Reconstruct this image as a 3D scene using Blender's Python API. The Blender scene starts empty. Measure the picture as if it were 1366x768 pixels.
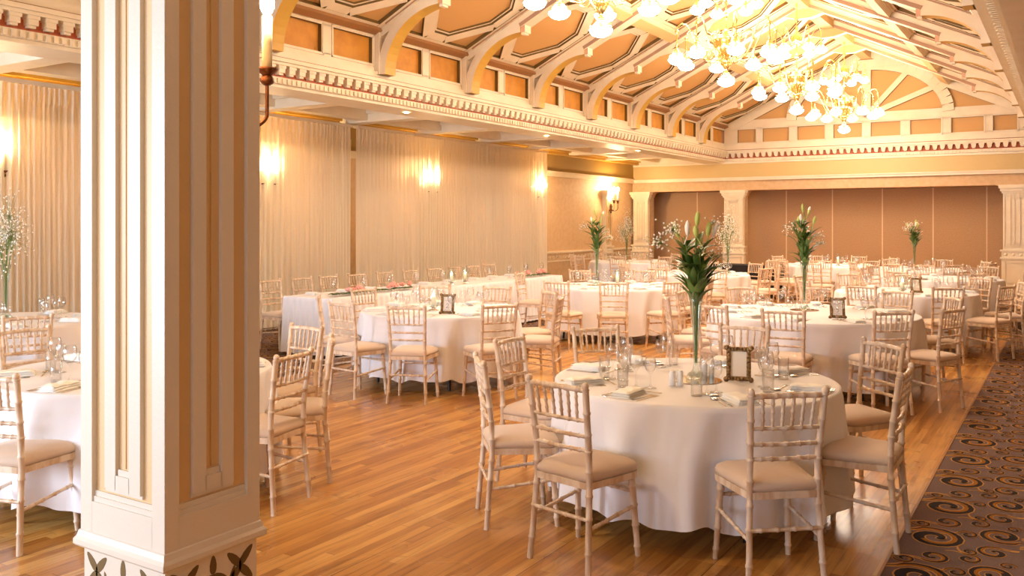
import bpy, math, random
from math import sin, cos, pi, sqrt, atan2, radians
from mathutils import Vector, Matrix
random.seed(7)
COL = bpy.context.scene.collection
SC = bpy.context.scene
# ------------------------------------------------------------------ camera frame
FPX = 1180.0; CAMH = 1.70; YAW = radians(32.3)
CA, SA = cos(YAW), sin(YAW)
def W(xc, zc): return (xc*CA - zc*SA, xc*SA + zc*CA)
# ------------------------------------------------------------------ materials
def lin(c):
    return tuple((x/12.92 if x <= .04045 else ((x+.055)/1.055)**2.4) for x in [v/255 for v in c])
def mat(name, rgb, rough=.5, metal=0, spec=.5, noise=None, bump=0, bscale=40, emis=None, estr=0, trans=0, coat=0, sheen=0):
    m = bpy.data.materials.new(name); m.use_nodes = True
    nt = m.node_tree; b = nt.nodes['Principled BSDF']
    c = lin(rgb)
    b.inputs['Base Color'].default_value = (*c, 1)
    b.inputs['Roughness'].default_value = rough
    b.inputs['Metallic'].default_value = metal
    b.inputs['Specular IOR Level'].default_value = spec
    if coat: b.inputs['Coat Weight'].default_value = coat
    if sheen: b.inputs['Sheen Weight'].default_value = sheen
    if emis:
        b.inputs['Emission Color'].default_value = (*lin(emis), 1)
        b.inputs['Emission Strength'].default_value = estr
    tc = nt.nodes.new('ShaderNodeTexCoord')
    if noise:
        sc, rgb2, lo, hi, stretch = noise
        mp = nt.nodes.new('ShaderNodeMapping'); mp.inputs['Scale'].default_value = stretch
        n = nt.nodes.new('ShaderNodeTexNoise'); n.inputs['Scale'].default_value = sc; n.inputs['Detail'].default_value = 4
        r = nt.nodes.new('ShaderNodeValToRGB')
        r.color_ramp.elements[0].position = lo; r.color_ramp.elements[0].color = (*c, 1)
        r.color_ramp.elements[1].position = hi; r.color_ramp.elements[1].color = (*lin(rgb2), 1)
        nt.links.new(tc.outputs['Object'], mp.inputs[0]); nt.links.new(mp.outputs[0], n.inputs[0])
        nt.links.new(n.outputs[0], r.inputs[0]); nt.links.new(r.outputs[0], b.inputs['Base Color'])
    if bump:
        n2 = nt.nodes.new('ShaderNodeTexNoise'); n2.inputs['Scale'].default_value = bscale; n2.inputs['Detail'].default_value = 3
        bp = nt.nodes.new('ShaderNodeBump'); bp.inputs['Strength'].default_value = bump; bp.inputs['Distance'].default_value = .01
        nt.links.new(tc.outputs['Object'], n2.inputs[0]); nt.links.new(n2.outputs[0], bp.inputs['Height'])
        nt.links.new(bp.outputs[0], b.inputs['Normal'])
    return m
def glass_mat(name, tint=(255, 255, 255), fac=1.0, rough=.02):
    m = bpy.data.materials.new(name); m.use_nodes = True
    nt = m.node_tree; nt.nodes.clear()
    out = nt.nodes.new('ShaderNodeOutputMaterial'); mx = nt.nodes.new('ShaderNodeMixShader')
    tr = nt.nodes.new('ShaderNodeBsdfTransparent'); gl = nt.nodes.new('ShaderNodeBsdfGlossy')
    lw = nt.nodes.new('ShaderNodeLayerWeight'); lw.inputs[0].default_value = .5
    pw = nt.nodes.new('ShaderNodeMath'); pw.operation = 'POWER'; pw.inputs[1].default_value = 2.2; nt.links.new(lw.outputs['Facing'], pw.inputs[0])
    mu = nt.nodes.new('ShaderNodeMath'); mu.operation = 'MULTIPLY_ADD'; mu.inputs[1].default_value = .75*fac; mu.inputs[2].default_value = .07
    tr.inputs[0].default_value = (*lin(tint), 1); gl.inputs['Roughness'].default_value = rough
    nt.links.new(pw.outputs[0], mu.inputs[0]); nt.links.new(mu.outputs[0], mx.inputs[0])
    nt.links.new(tr.outputs[0], mx.inputs[1]); nt.links.new(gl.outputs[0], mx.inputs[2]); nt.links.new(mx.outputs[0], out.inputs[0])
    return m
def sheer_mat(name, rgb, alpha):
    m = bpy.data.materials.new(name); m.use_nodes = True
    nt = m.node_tree; nt.nodes.clear()
    out = nt.nodes.new('ShaderNodeOutputMaterial')
    d = nt.nodes.new('ShaderNodeBsdfDiffuse'); t = nt.nodes.new('ShaderNodeBsdfTranslucent'); tr = nt.nodes.new('ShaderNodeBsdfTransparent')
    d.inputs[0].default_value = (*lin(rgb), 1); t.inputs[0].default_value = (*lin(rgb), 1)
    m1 = nt.nodes.new('ShaderNodeMixShader'); m1.inputs[0].default_value = .36
    m2 = nt.nodes.new('ShaderNodeMixShader'); m2.inputs[0].default_value = alpha
    nt.links.new(d.outputs[0], m1.inputs[1]); nt.links.new(t.outputs[0], m1.inputs[2])
    nt.links.new(m1.outputs[0], m2.inputs[1]); nt.links.new(tr.outputs[0], m2.inputs[2]); nt.links.new(m2.outputs[0], out.inputs[0])
    return m
def wood_floor():
    m = bpy.data.materials.new('honey_plank_floor'); m.use_nodes = True
    nt = m.node_tree; N = nt.nodes; L = nt.links; b = N['Principled BSDF']
    def math_(op, a, c=None, d=None):
        n = N.new('ShaderNodeMath'); n.operation = op
        for i, v in enumerate((a, c, d)):
            if v is None: continue
            if isinstance(v, (int, float)): n.inputs[i].default_value = v
            else: L.new(v, n.inputs[i])
        return n.outputs[0]
    tc = N.new('ShaderNodeTexCoord'); sp = N.new('ShaderNodeSeparateXYZ'); L.new(tc.outputs['Object'], sp.inputs[0])
    x = math_('DIVIDE', sp.outputs[0], .058); xi = math_('FLOOR', x); xf = math_('FRACT', x)
    w1 = N.new('ShaderNodeTexWhiteNoise'); w1.noise_dimensions = '1D'; L.new(xi, w1.inputs['W'])
    y = math_('ADD', math_('DIVIDE', sp.outputs[1], 1.5), math_('MULTIPLY', w1.outputs[0], 7.3))
    yi = math_('FLOOR', y); yf = math_('FRACT', y)
    cb = N.new('ShaderNodeCombineXYZ'); L.new(xi, cb.inputs[0]); L.new(yi, cb.inputs[1])
    w2 = N.new('ShaderNodeTexWhiteNoise'); w2.noise_dimensions = '2D'; L.new(cb.outputs[0], w2.inputs['Vector'])
    ramp = N.new('ShaderNodeValToRGB'); e = ramp.color_ramp.elements
    e[0].position = 0; e[0].color = (*lin((166, 110, 50)), 1); e[1].position = 1; e[1].color = (*lin((214, 164, 92)), 1)
    k = ramp.color_ramp.elements.new(.5); k.color = (*lin((195, 138, 68)), 1)
    L.new(w2.outputs[0], ramp.inputs[0])
    mp = N.new('ShaderNodeMapping'); mp.inputs['Scale'].default_value = (38, 2.6, 1); L.new(tc.outputs['Object'], mp.inputs[0])
    gr = N.new('ShaderNodeTexNoise'); gr.inputs['Scale'].default_value = 1; gr.inputs['Detail'].default_value = 5; L.new(mp.outputs[0], gr.inputs[0])
    gm = N.new('ShaderNodeMix'); gm.data_type = 'RGBA'; gm.blend_type = 'MULTIPLY'; gm.inputs[0].default_value = .75
    gr2 = N.new('ShaderNodeValToRGB'); gr2.color_ramp.elements[0].position = .28; gr2.color_ramp.elements[0].color = (.5, .42, .36, 1)
    gr2.color_ramp.elements[1].position = .52; gr2.color_ramp.elements[1].color = (1, 1, 1, 1)
    L.new(gr.outputs[0], gr2.inputs[0]); L.new(ramp.outputs[0], gm.inputs[6]); L.new(gr2.outputs[0], gm.inputs[7])
    big = N.new('ShaderNodeTexNoise'); big.inputs['Scale'].default_value = 1.3; L.new(tc.outputs['Object'], big.inputs[0])
    gap = math_('MAXIMUM', math_('LESS_THAN', xf, .035), math_('LESS_THAN', yf, .004))
    seam = math_('LESS_THAN', math_('FRACT', math_('DIVIDE', xi, 13)), .07)
    g2 = math_('MULTIPLY', math_('LESS_THAN', xf, .09), seam)
    gapf = math_('MAXIMUM', math_('MULTIPLY', gap, .45), math_('MULTIPLY', g2, .8))
    dk = N.new('ShaderNodeMix'); dk.data_type = 'RGBA'; L.new(gapf, dk.inputs[0]); L.new(gm.outputs[2], dk.inputs[6])
    dk.inputs[7].default_value = (*lin((84, 46, 22)), 1)
    L.new(dk.outputs[2], b.inputs['Base Color'])
    rr = math_('MULTIPLY_ADD', big.outputs[0], .25, .16); L.new(rr, b.inputs['Roughness'])
    bp = N.new('ShaderNodeBump'); bp.inputs['Strength'].default_value = .15; bp.inputs['Distance'].default_value = .004
    L.new(math_('SUBTRACT', gr.outputs[0], gap), bp.inputs['Height']); L.new(bp.outputs[0], b.inputs['Normal'])
    return m
M = {}
M['cream'] = mat('cream_paint', (236, 222, 196), .45, noise=(3, (228, 210, 180), .35, .7, (1, 1, 1)))
M['pillar_cream'] = mat('pillar_cream_paint', (230, 219, 204), .38, bump=.12, bscale=60)
M['pillar_gold'] = mat('pillar_gold_recess_paint', (228, 194, 146), .45, bump=.12, bscale=60)
M['gold'] = mat('ochre_gold_paint', (206, 162, 66), .45)
M['pinkcream'] = mat('pinkish_cream_paint', (206, 160, 132), .5)
M['band'] = mat('pale_gold_band_paint', (204, 174, 116), .5)
M['ridge'] = mat('pale_ochre_paint', (206, 174, 120), .5)
M['golddk'] = mat('olive_gold_paint', (160, 128, 62), .5)
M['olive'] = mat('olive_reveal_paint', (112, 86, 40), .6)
M['orange'] = mat('orange_panel_paint', (214, 150, 56), .6, noise=(6, (200, 134, 48), .4, .7, (1, 1, 1)))
M['apricot'] = mat('apricot_panel_paint', (210, 162, 100), .6)
M['red'] = mat('terracotta_recess_paint', (184, 92, 56), .6)
M['brown'] = mat('brown_timber_band', (160, 112, 66), .5)
M['mauve'] = mat('mauve_edge_paint', (168, 132, 106), .5)
M['wall'] = mat('beige_damask_wallpaper', (208, 174, 134), .7, noise=(9, (202, 166, 124), .42, .6, (1, 1, 1)))
M['walldk'] = mat('tan_partition_fabric', (184, 146, 108), .85, noise=(40, (174, 136, 98), .4, .6, (1, 1, 1)))
M['seam'] = mat('pale_seam_strip', (224, 190, 150), .5)
M['floor'] = wood_floor()
M['carpet'] = mat('taupe_carpet', (130, 110, 106), .95, noise=(160, (112, 92, 88), .35, .65, (1, 1, 1)), bump=.3, bscale=400, spec=.1)
M['cgold'] = mat('carpet_gold_pile', (196, 146, 84), .95, spec=.1)
M['cochre'] = mat('carpet_ochre_pile', (158, 104, 40), .95, spec=.1)
M['cblack'] = mat('carpet_charcoal_pile', (52, 46, 46), .95, spec=.1)
M['chair'] = mat('limewashed_beech', (230, 210, 188), .42, noise=(22, (206, 174, 142), .42, .62, (1, 1, .25)))
M['cushion'] = mat('beige_velvet_cushion', (214, 190, 168), .85, sheen=.3, bump=.15, bscale=250)
M['cloth'] = mat('white_table_linen', (238, 236, 240), .85, bump=.1, bscale=300, spec=.2)
M['napkin'] = mat('white_napkin_linen', (250, 248, 244), .8, bump=.1, bscale=200, spec=.2)
M['glass'] = glass_mat('clear_thin_glass')
M['gglass'] = glass_mat('clear_globe_glass', (255, 250, 240), .25)
M['vglass'] = glass_mat('clear_vase_glass', (246, 252, 250), 1.0)
M['steel'] = mat('polished_cutlery_steel', (226, 220, 212), .12, 1)
M['mirror'] = mat('mirror_plate', (240, 240, 240), .03, 1)
M['brass'] = mat('polished_brass', (250, 220, 150), .2, 1)
M['bronze'] = mat('aged_bronze', (112, 68, 44), .4, .8, bump=.3, bscale=90)
M['frame'] = mat('antique_bronze_frame', (176, 142, 98), .4, .65, noise=(60, (110, 82, 54), .4, .6, (1, 1, 1)), bump=.8, bscale=120)
M['card'] = mat('ivory_card', (240, 228, 216), .7)
M['ink'] = mat('dark_ink', (60, 54, 56), .6)
M['black'] = mat('black_cloth', (26, 22, 22), .8)
M['ceramic'] = mat('white_ceramic', (246, 246, 246), .15)
M['wax'] = mat('ivory_wax', (252, 240, 214), .5)
M['leaf'] = mat('dark_green_leaf', (66, 96, 38), .4, noise=(12, (104, 130, 56), .4, .65, (1, 1, 1)))
M['stem'] = mat('green_stem', (112, 132, 62), .5)
M['bud'] = mat('green_lily_bud', (186, 200, 110), .45)
M['petal'] = mat('white_petal', (250, 242, 232), .6)
M['pinkpetal'] = mat('pink_petal', (236, 168, 158), .6)
M['darkmetal'] = mat('dark_table_leg_metal', (44, 40, 40), .4, .6)
M['ply'] = mat('plywood_top', (190, 150, 104), .6)
M['bulb'] = mat('glowing_candle_bulb', (255, 240, 210), .5, emis=(255, 214, 150), estr=120)
M['sbulb'] = mat('glowing_sconce_bulb', (255, 240, 210), .5, emis=(255, 220, 168), estr=520)
M['bowl'] = mat('glowing_frosted_bowl', (255, 244, 225), .5, emis=(255, 237, 214), estr=40)
M['down'] = mat('glowing_downlight', (255, 244, 225), .5, emis=(255, 210, 150), estr=60)
M['curtain'] = sheer_mat('sheer_ivory_voile', (252, 242, 222), .10)
M['plain'] = mat('plain_offwhite_plaster', (236, 226, 208), .7)
# ------------------------------------------------------------------ mesh builder
class MB:
    def __init__(s): s.v = []; s.f = []; s.m = []; s.mats = []; s.sm = []
    def mi(s, m):
        if m not in s.mats: s.mats.append(m)
        return s.mats.index(m)
    def add(s, vs, fs, m, smooth=False):
        o = len(s.v); s.v += [tuple(v) for v in vs]; i = s.mi(m)
        for f in fs: s.f.append([o+k for k in f]); s.m.append(i); s.sm.append(smooth)
    def box(s, a, b, m, side=None, front=None):
        (x0, y0, z0), (x1, y1, z1) = a, b
        vs = [(x0,y0,z0),(x1,y0,z0),(x1,y1,z0),(x0,y1,z0),(x0,y0,z1),(x1,y0,z1),(x1,y1,z1),(x0,y1,z1)]
        s.add(vs, [(0,3,2,1),(4,5,6,7),(0,1,5,4),(1,2,6,5),(2,3,7,6),(3,0,4,7)], m)
    def slab(s, poly, n0, n1, mface, mside=None, fr=None):
        """poly: 2D points; fr(u,v,h)->3D; from height n0 (back) to n1 (front)"""
        k = len(poly)
        vs = [fr(u, v, n0) for u, v in poly] + [fr(u, v, n1) for u, v in poly]
        s.add(vs, [tuple(range(k, 2*k)), tuple(range(k-1, -1, -1))], mface)
        s.add(vs, [(i, (i+1) % k, k+(i+1) % k, k+i) for i in range(k)], mside or mface)
    def lathe(s, prof, m, seg=16, c=(0,0,0), smooth=True, capb=False):
        vs = []; fs = []; n = len(prof)
        for j in range(seg):
            a = 2*pi*j/seg
            for r, z in prof: vs.append((c[0]+r*cos(a), c[1]+r*sin(a), c[2]+z))
        for j in range(seg):
            k = (j+1) % seg
            for i in range(n-1): fs.append((j*n+i, k*n+i, k*n+i+1, j*n+i+1))
        s.add(vs, fs, m, smooth)
    def tube(s, pts, rad, m, seg=8, smooth=True, caps=True):
        pts = [Vector(p) for p in pts]; n = len(pts)
        rs = rad if isinstance(rad, (list, tuple)) else [rad]*n
        vs = []; up = None
        for i, p in enumerate(pts):
            t = (pts[min(i+1, n-1)] - pts[max(i-1, 0)]).normalized()
            if up is None:
                up = Vector((0, 0, 1)) if abs(t.z) < .9 else Vector((1, 0, 0))
            a = t.cross(up)
            if a.length < 1e-5: a = t.cross(Vector((0, 1, 0)))
            a.normalize(); b = a.cross(t).normalized(); up = b
            for j in range(seg):
                q = 2*pi*j/seg
                vs.append(p + a*(rs[i]*cos(q)) + b*(rs[i]*sin(q)))
        fs = [(i*seg+j, i*seg+(j+1) % seg, (i+1)*seg+(j+1) % seg, (i+1)*seg+j) for i in range(n-1) for j in range(seg)]
        s.add(vs, fs, m, smooth)
        if caps: s.add(vs[:seg]+vs[-seg:], [tuple(range(seg)), tuple(range(2*seg-1, seg-1, -1))], m)
    def ball(s, c, r, m, seg=10, rings=6, sc=(1,1,1)):
        vs = []; fs = []
        for i in range(rings+1):
            a = pi*i/rings
            for j in range(seg):
                b = 2*pi*j/seg
                vs.append((c[0]+r*sc[0]*sin(a)*cos(b), c[1]+r*sc[1]*sin(a)*sin(b), c[2]+r*sc[2]*cos(a)))
        for i in range(rings):
            for j in range(seg):
                k = (j+1) % seg
                fs.append((i*seg+j, (i+1)*seg+j, (i+1)*seg+k, i*seg+k))
        s.add(vs, fs, m, True)
    def xf(s, mtx):
        s.v = [tuple(mtx @ Vector(v)) for v in s.v]; return s
    def mesh(s, name):
        me = bpy.data.meshes.new(name); me.from_pydata(s.v, [], s.f)
        for m in s.mats: me.materials.append(m)
        me.polygons.foreach_set('material_index', s.m); me.polygons.foreach_set('use_smooth', s.sm)
        me.update(); return me
    def build(s, name, parent=None, loc=None, rz=0):
        o = bpy.data.objects.new(name, s.mesh(name)); COL.objects.link(o)
        if parent: o.parent = parent
        if loc is not None: o.location = loc
        if rz: o.rotation_euler = (0, 0, rz)
        return o
def tag(o, label, cat, group=None, kind=None):
    o['label'] = label; o['category'] = cat
    if group: o['group'] = group
    if kind: o['kind'] = kind
    return o
def struct(o, label=None):
    o['kind'] = 'structure'
    if label: o['label'] = label
    return o
def empty(name, loc=(0,0,0), rz=0):
    o = bpy.data.objects.new(name, None); COL.objects.link(o); o.location = loc; o.rotation_euler = (0,0,rz); o.empty_display_size = .1
    return o
def dup(o, loc=None, rz=None, parent=None):
    c = o.copy(); COL.objects.link(c)
    if parent is not None: c.parent = parent
    if loc is not None: c.location = loc
    if rz is not None: c.rotation_euler = (0,0,rz)
    for ch in o.children: dup(ch, parent=c)
    return c
class Kit:
    """first placement moves the original, the next ones are copies"""
    def __init__(s, make): s.make = make; s.o = None
    def place(s, loc, rz, label, cat, group=None):
        if s.o is None: s.o = s.make(); c = s.o; c.location = loc; c.rotation_euler = (0,0,rz)
        else: c = dup(s.o, loc, rz)
        return tag(c, label, cat, group)
ident = lambda u, v, h: (u, v, h)
# ------------------------------------------------------------------ room shell
XL, XR, YB, YE = -11.0, 2.6, -3.0, 24.1
NL, NR, XM = -8.2, -.7, -4.45     # nave edges and ridge
b = MB(); b.box((XL-.2, YB-.2, -.1), (XR+.2, YE+1.2, 0), M['floor']); struct(b.build('floor'))
# carpets with swirls, one tile repeated by array
def carpet_tile(T, dense=True):
    b = MB(); b.add([(0,0,0),(T,0,0),(T,T,0),(0,T,0)], [(0,1,2,3)], M['carpet'])
    def spiral(cx, cy, R, a0, turns, dirn, z, tail=None):
        turns *= 1.22; n = max(18, int(turns*17)); pts = []
        for i in range(n+1):
            t = i/n; a = a0 + dirn*2*pi*turns*t; r = R*(.20+.80*t**.8)
            pts.append((cx+r*cos(a), cy+r*sin(a)))
        n0 = n; p, q = Vector(pts[-2]), Vector(pts[-1]); d = (q-p).normalized(); k = 10
        for i in range(k):
            d = Matrix.Rotation(-dirn*.13, 2) @ d; q = q + d*(tail*1.25/k); pts.append(tuple(q))
        N = len(pts)
        def rib(f, off, m, zz, t0, t1):
            i0 = int(t0*(N-1)); i1 = int(t1*(N-1)); vs = []
            for i in range(i0, i1+1):
                t = i/(N-1); p = Vector(pts[max(i-1, 0)]); q = Vector(pts[min(i+1, N-1)])
                d = (q-p).normalized(); nn = Vector((-d.y, d.x))*dirn; w = f(t)*R; c = Vector(pts[i]) - nn*off(t)*R
                vs += [(c.x+nn.x*w, c.y+nn.y*w, zz), (c.x-nn.x*w, c.y-nn.y*w, zz)]
            b.add(vs, [(2*i, 2*i+1, 2*i+3, 2*i+2) for i in range(i1-i0)], m)
        te = n0/(N-1)
        body = lambda t: .11+.10*sin(pi*min(1, t/te))**1.0 if t < te else .11*(1-.75*(t-te)/(1-te))
        rib(lambda t: body(t)+.055, lambda t: 0, M['cgold'], z, 0, 1)
        rib(lambda t: body(t)*(.98 if t < te else .3), lambda t: 0, M['cblack'], z+.0006, 0, min(1, te*1.12))
        rib(lambda t: body(t)*.42, lambda t: body(t)*-.5, M['cochre'], z+.0012, te*.45, te)
        b.ball((pts[0][0], pts[0][1], z+.0001), R*.19, M['cgold'], 10, 2, (1, 1, .01)); b.ball((pts[0][0], pts[0][1], z+.0008), R*.14, M['cblack'], 10, 2, (1, 1, .01))
    spots = [(.17,.20,.15,0,1.15,1,.2),(.48,.12,.085,2,.95,-1,.13),(.50,.40,.115,3.6,1.1,1,.18),(.20,.50,.08,5,.95,-1,.15),
             (.37,.56,.06,1,.9,1,.1),(.07,.40,.055,4,.9,-1,.1),(.33,.34,.055,2.5,.9,1,.09),(.56,.55,.045,.5,.9,-1,.07),(.36,.06,.045,4.5,.9,-1,.07)]
    for k, (x, y, R, a, t, d, tl) in enumerate(spots):
        s_ = T/.6; spiral(x*s_, y*s_, R*s_, a, t, d, .001+k*.0001, tl*s_)
    return b
def carpet(name, x0, x1, y0, y1, label):
    T = .62; nx = math.ceil((x1-x0)/T); ny = math.ceil((y1-y0)/T)
    tx = (x1-x0)/nx; ty = (y1-y0)/ny
    tb = carpet_tile(T); tb.v = [(min(T, max(0, v[0])), v[1], v[2]) for v in tb.v]
    o = tb.build(name, loc=(x0, y0, .003)); o.scale = (tx/T, ty/T, 1)
    for ax, n in ((0, nx), (1, ny)):
        md = o.modifiers.new('repeat', 'ARRAY'); md.count = n; md.use_relative_offset = False; md.use_constant_offset = True
        md.constant_offset_displace = (T, 0, 0) if ax == 0 else (0, T, 0)
    tag(o, label, 'carpet'); return o
carpet('carpet', -.78, 2.55, -2.9, 24.0, 'taupe carpet with gold and charcoal swirls along the right aisle')
carpet('carpet', -10.95, -7.35, -2.9, 24.0, 'dark swirl-patterned carpet under the curtain wall behind the head table')
b = MB(); b.box((-.79, -2.9, 0), (-.776, 24.0, .007), M['brown']); struct(b.build('trim_1'), 'brown strip where wood floor meets the right carpet')
# walls
DAD = .98
def dado(b, X, y0, y1, sgn=1):
    b.box((X, y0, 0), (X+.03*sgn, y1, .16), M['cream'])
    b.box((X, y0, .93), (X+.05*sgn, y1, .98), M['cream'])
    b.box((X, y0, .72), (X+.03*sgn, y1, .75), M['cream'])
    b.box((X, y0, .16), (X+.012*sgn, y1, .93), M['wall'])
    y = y0+.1
    while y < y1-.1:       # running scroll on the frieze
        pts = [(X+.02*sgn, y+.07*cos(a)*(a/7), .84+.065*sin(a)*(a/7)) for a in [i*.75 for i in range(10)]]
        b.tube(pts, .009, M['cream'], 5); y += .19
b = MB(); b.box((XL-.2, YB, 0), (XL, YE+1, 3.7), M['wall']); struct(b.build('wall_left'))
b = MB(); dado(b, XL, 17.5, YE); struct(b.build('baseboard_left'), 'carved cream dado below the beige left wall')
b = MB()
b.box((XL, YB, 2.96), (XL+.04, YE, 3.40), M['golddk']); b.box((XL, YB, 2.86), (XL+.07, YE, 2.96), M['cream']); b.box((XL, YB, 2.96), (XL+.1, YE, 2.99), M['cream'])
struct(b.build('trim_2'), 'olive gold frieze band above the left wall')
b = MB()
for k, (dx, z0, z1) in enumerate(((.34, 3.52, 3.60), (.27, 3.47, 3.52), (.2, 3.40, 3.47))): b.box((XL, YB, z0), (XL+dx, YE, z1), M['gold' if k else 'cream'])
struct(b.build('trim_3'), 'gold crown moulding above the curtains')
b = MB(); b.box((XR, YB, 0), (XR+.2, YE+1, 3.7), M['wall']); struct(b.build('wall_right'))
# back wall behind the camera, with window openings
b = MB(); b.box((XL, YB-.2, 0), (XR, YB, .7), M['plain']); b.box((XL, YB-.2, 2.9), (XR, YB, 6.6), M['plain'])
wins = [(-10.4, -8.4), (-7.8, -5.8), (-5.2, -3.2), (-2.6, -.6)]
edges = [XL]+[e for w in wins for e in w]+[XR]
for i in range(0, len(edges), 2): b.box((edges[i], YB-.2, .7), (edges[i+1], YB, 2.9), M['plain'])
struct(b.build('wall_back'))
for i, (a, c) in enumerate(wins):
    b = MB()
    for x in (a, (a+c)/2-.03, c-.06): b.box((x, YB-.12, .7), (x+.06, YB-.04, 2.9), M['plain'])
    for z in (.7, 2.1, 2.84): b.box((a, YB-.12, z), (c, YB-.04, z+.06), M['plain'])
    w = struct(b.build('window_%d' % (i+1)))
    g = MB(); g.box((a, YB-.085, .7), (c, YB-.08, 2.9), M['glass']); g.build('pane', w)
# ---- end wall: pilastered screen, recess behind
b = MB()
PIL = [(-10.95, -10.42), (-8.2, -7.6), (-1.4, -.75)]
b.box((XL, YE, 2.6), (XR, YE+.3, 3.38), M['wall'])
for a, c in PIL: b.box((a+.03, YE+.04, 0), (c-.03, YE+.3, 2.6), M['wall'])
b.box((-.8, YE+.04, 0), (XR, YE+.3, 2.6), M['wall'])
for x0, x1 in ((-10.42, -8.2), (-7.6, -1.4)):   # rounded upper corners
    for x, s in ((x0, 1), (x1, -1)):
        poly = [(x, 2.6)] + [(x+s*.16*(1-cos(t)), 2.6-.16*(1-sin(t))) for t in [i*pi/2/6 for i in range(7)]]
        poly = [(x, 2.605), (x, 2.44)] + [(x+s*(.16-.16*cos(t)), 2.44+.16*sin(t)) for t in [i*pi/2/6 for i in range(1, 7)]] + [(x+s*.16, 2.605)]
        b.slab(poly, 0, .3, M['wall'], None, lambda u, v, h: (u, YE+h, v))
b.box((XL, YE, 3.38), (NL-.02, YE+.3, 3.7), M['cream']); b.box((NR+.02, YE, 3.38), (XR, YE+.3, 3.7), M['cream'])
struct(b.build('wall_far'))
b = MB(); b.box((XL, YE+.9, 0), (XR, YE+1.0, 2.8), M['walldk'])
for X in (-9.33, -6.73, -5.49, -4.22, -3.0, -1.78): b.box((X-.014, YE+.89, 0), (X+.014, YE+.9, 2.7), M['seam'])
b.box((XL, YE+.3, 2.6), (XR, YE+1, 2.7), M['walldk'])
struct(b.build('wall_recess'), 'tan folding partition with pale vertical seams behind the pilasters')
b = MB()
b.box((XL, YE-.04, 2.96), (XR, YE, 3.34), M['band']); b.box((XL, YE-.07, 2.87), (XR, YE, 2.96), M['cream']); b.box((XL, YE-.1, 2.93), (XR, YE, 2.96), M['cream'])
b.box((XL, YE-.06, 3.34), (XR, YE, 3.39), M['cream'])
struct(b.build('trim_4'), 'gold frieze band across the far wall')
def pilaster(x0, x1, y, lab, axis='x'):
    w = x1-x0
    t = empty('pilaster', ((x0+x1)/2, y, 0)); tag(t, lab, 'pilaster', 'pilasters of the hall')
    h = w/2; D = .16
    def F(u, v, hh): return (u, -hh, v)
    b = MB(); b.slab([(-h-.03, 0), (h+.03, 0), (h+.03, .18), (-h-.03, .18)], 0, D+.03, M['cream'], None, F)
    b.slab([(-h, .18), (h, .18), (h, .86), (-h, .86)], 0, D, M['cream'], None, F)
    for z0, z1 in ((.84, .88), (1.02, 1.06)): b.slab([(-h-.03, z0), (h+.03, z0), (h+.03, z1), (-h-.03, z1)], 0, D+.03, M['cream'], None, F)
    b.slab([(-h, .86), (h, .86), (h, 1.04), (-h, 1.04)], 0, D, M['cream'], None, F)
    for a in (-h+.07, h-.09): b.slab([(a, .27), (a+.02, .27), (a+.02, .77), (a, .77)], D, D+.015, M['cream'], M['golddk'], F)
    for z in (.27, .75): b.slab([(-h+.07, z), (h-.07, z), (h-.07, z+.02), (-h+.07, z+.02)], D, D+.015, M['cream'], M['golddk'], F)
    for k in range(4): b.ball((-h+.09+k*(w-.18)/3, -D, .95), .035, M['cream'], 8, 4, (1, .5, 1))
    b.build('pedestal', t)
    b = MB(); b.slab([(-h+.03, 1.06), (h-.03, 1.06), (h-.03, 2.42), (-h+.03, 2.42)], 0, D-.03, M['gold' if False else 'cream'], None, F)
    for k, ww in enumerate((.2, .11, .05)):
        a = h*ww*4.2; z0 = 1.14+.04*k; z1 = 2.36-.04*k
        for u in (-a, a-.02): b.slab([(u, z0), (u+.02, z0), (u+.02, z1), (u, z1)], D-.03, D-.012, M['cream'], M['gold'], F)
        for z in (z0, z1-.02): b.slab([(-a, z), (a, z), (a, z+.02), (-a, z+.02)], D-.03, D-.012, M['cream'], M['gold'], F)
    b.build('shaft', t)
    b = MB()
    for z0, z1, e in ((2.40, 2.45, .0), (2.45, 2.52, .03), (2.52, 2.60, .06)): b.slab([(-h-e, z0), (h+e, z0), (h+e, z1), (-h-e, z1)], 0, D+e, M['cream'], None, F)
    b.build('capital', t)
    return t
for (a, c), lab in zip(PIL, ('cream panelled pilaster in the far left corner of the hall', 'cream panelled pilaster between the two far wall recesses', 'cream panelled pilaster at the right end of the far wall')): pilaster(a, c, YE, lab)
for k, y in enumerate((5.5, 9.7, 13.9, 18.1, 22.25)):
    t = pilaster(-.25, .25, 0, ('cream pilaster holding the lit sconce on the left wall' if k == 4 else 'cream pilaster behind the sheer curtains, %s from the camera' % ['first', 'second', 'third', 'last'][k]))
    t.location = (XL, y, 0); t.rotation_euler = (0, 0, pi/2); t.scale = (.8, 1, 1.0)
# ---- aisle ceilings with cross beams
TR = [22.02 - 2.085*k for k in range(12)]
def aisle(x0, x1, n):
    b = MB(); b.box((x0, YB, 3.62), (x1, YE+.1, 3.7), M['cream']); struct(b.build('ceiling'), 'coffered side aisle ceiling')
    b = MB()
    for y in TR: b.box((x0, y-.14, 3.42), (x1, y+.14, 3.62), M['cream']); b.box((x0, y-.19, 3.56), (x1, y+.19, 3.62), M['cream'])
    b.box(((x0+x1)/2-.5, YB, 3.45), ((x0+x1)/2-.28, YE, 3.62), M['cream'])
    struct(b.build('trim_%d' % n), 'cream cross beams under the side aisle ceiling')
aisle(XL, NL-.55, 5); aisle(NR+.6, XR, 6)
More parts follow.
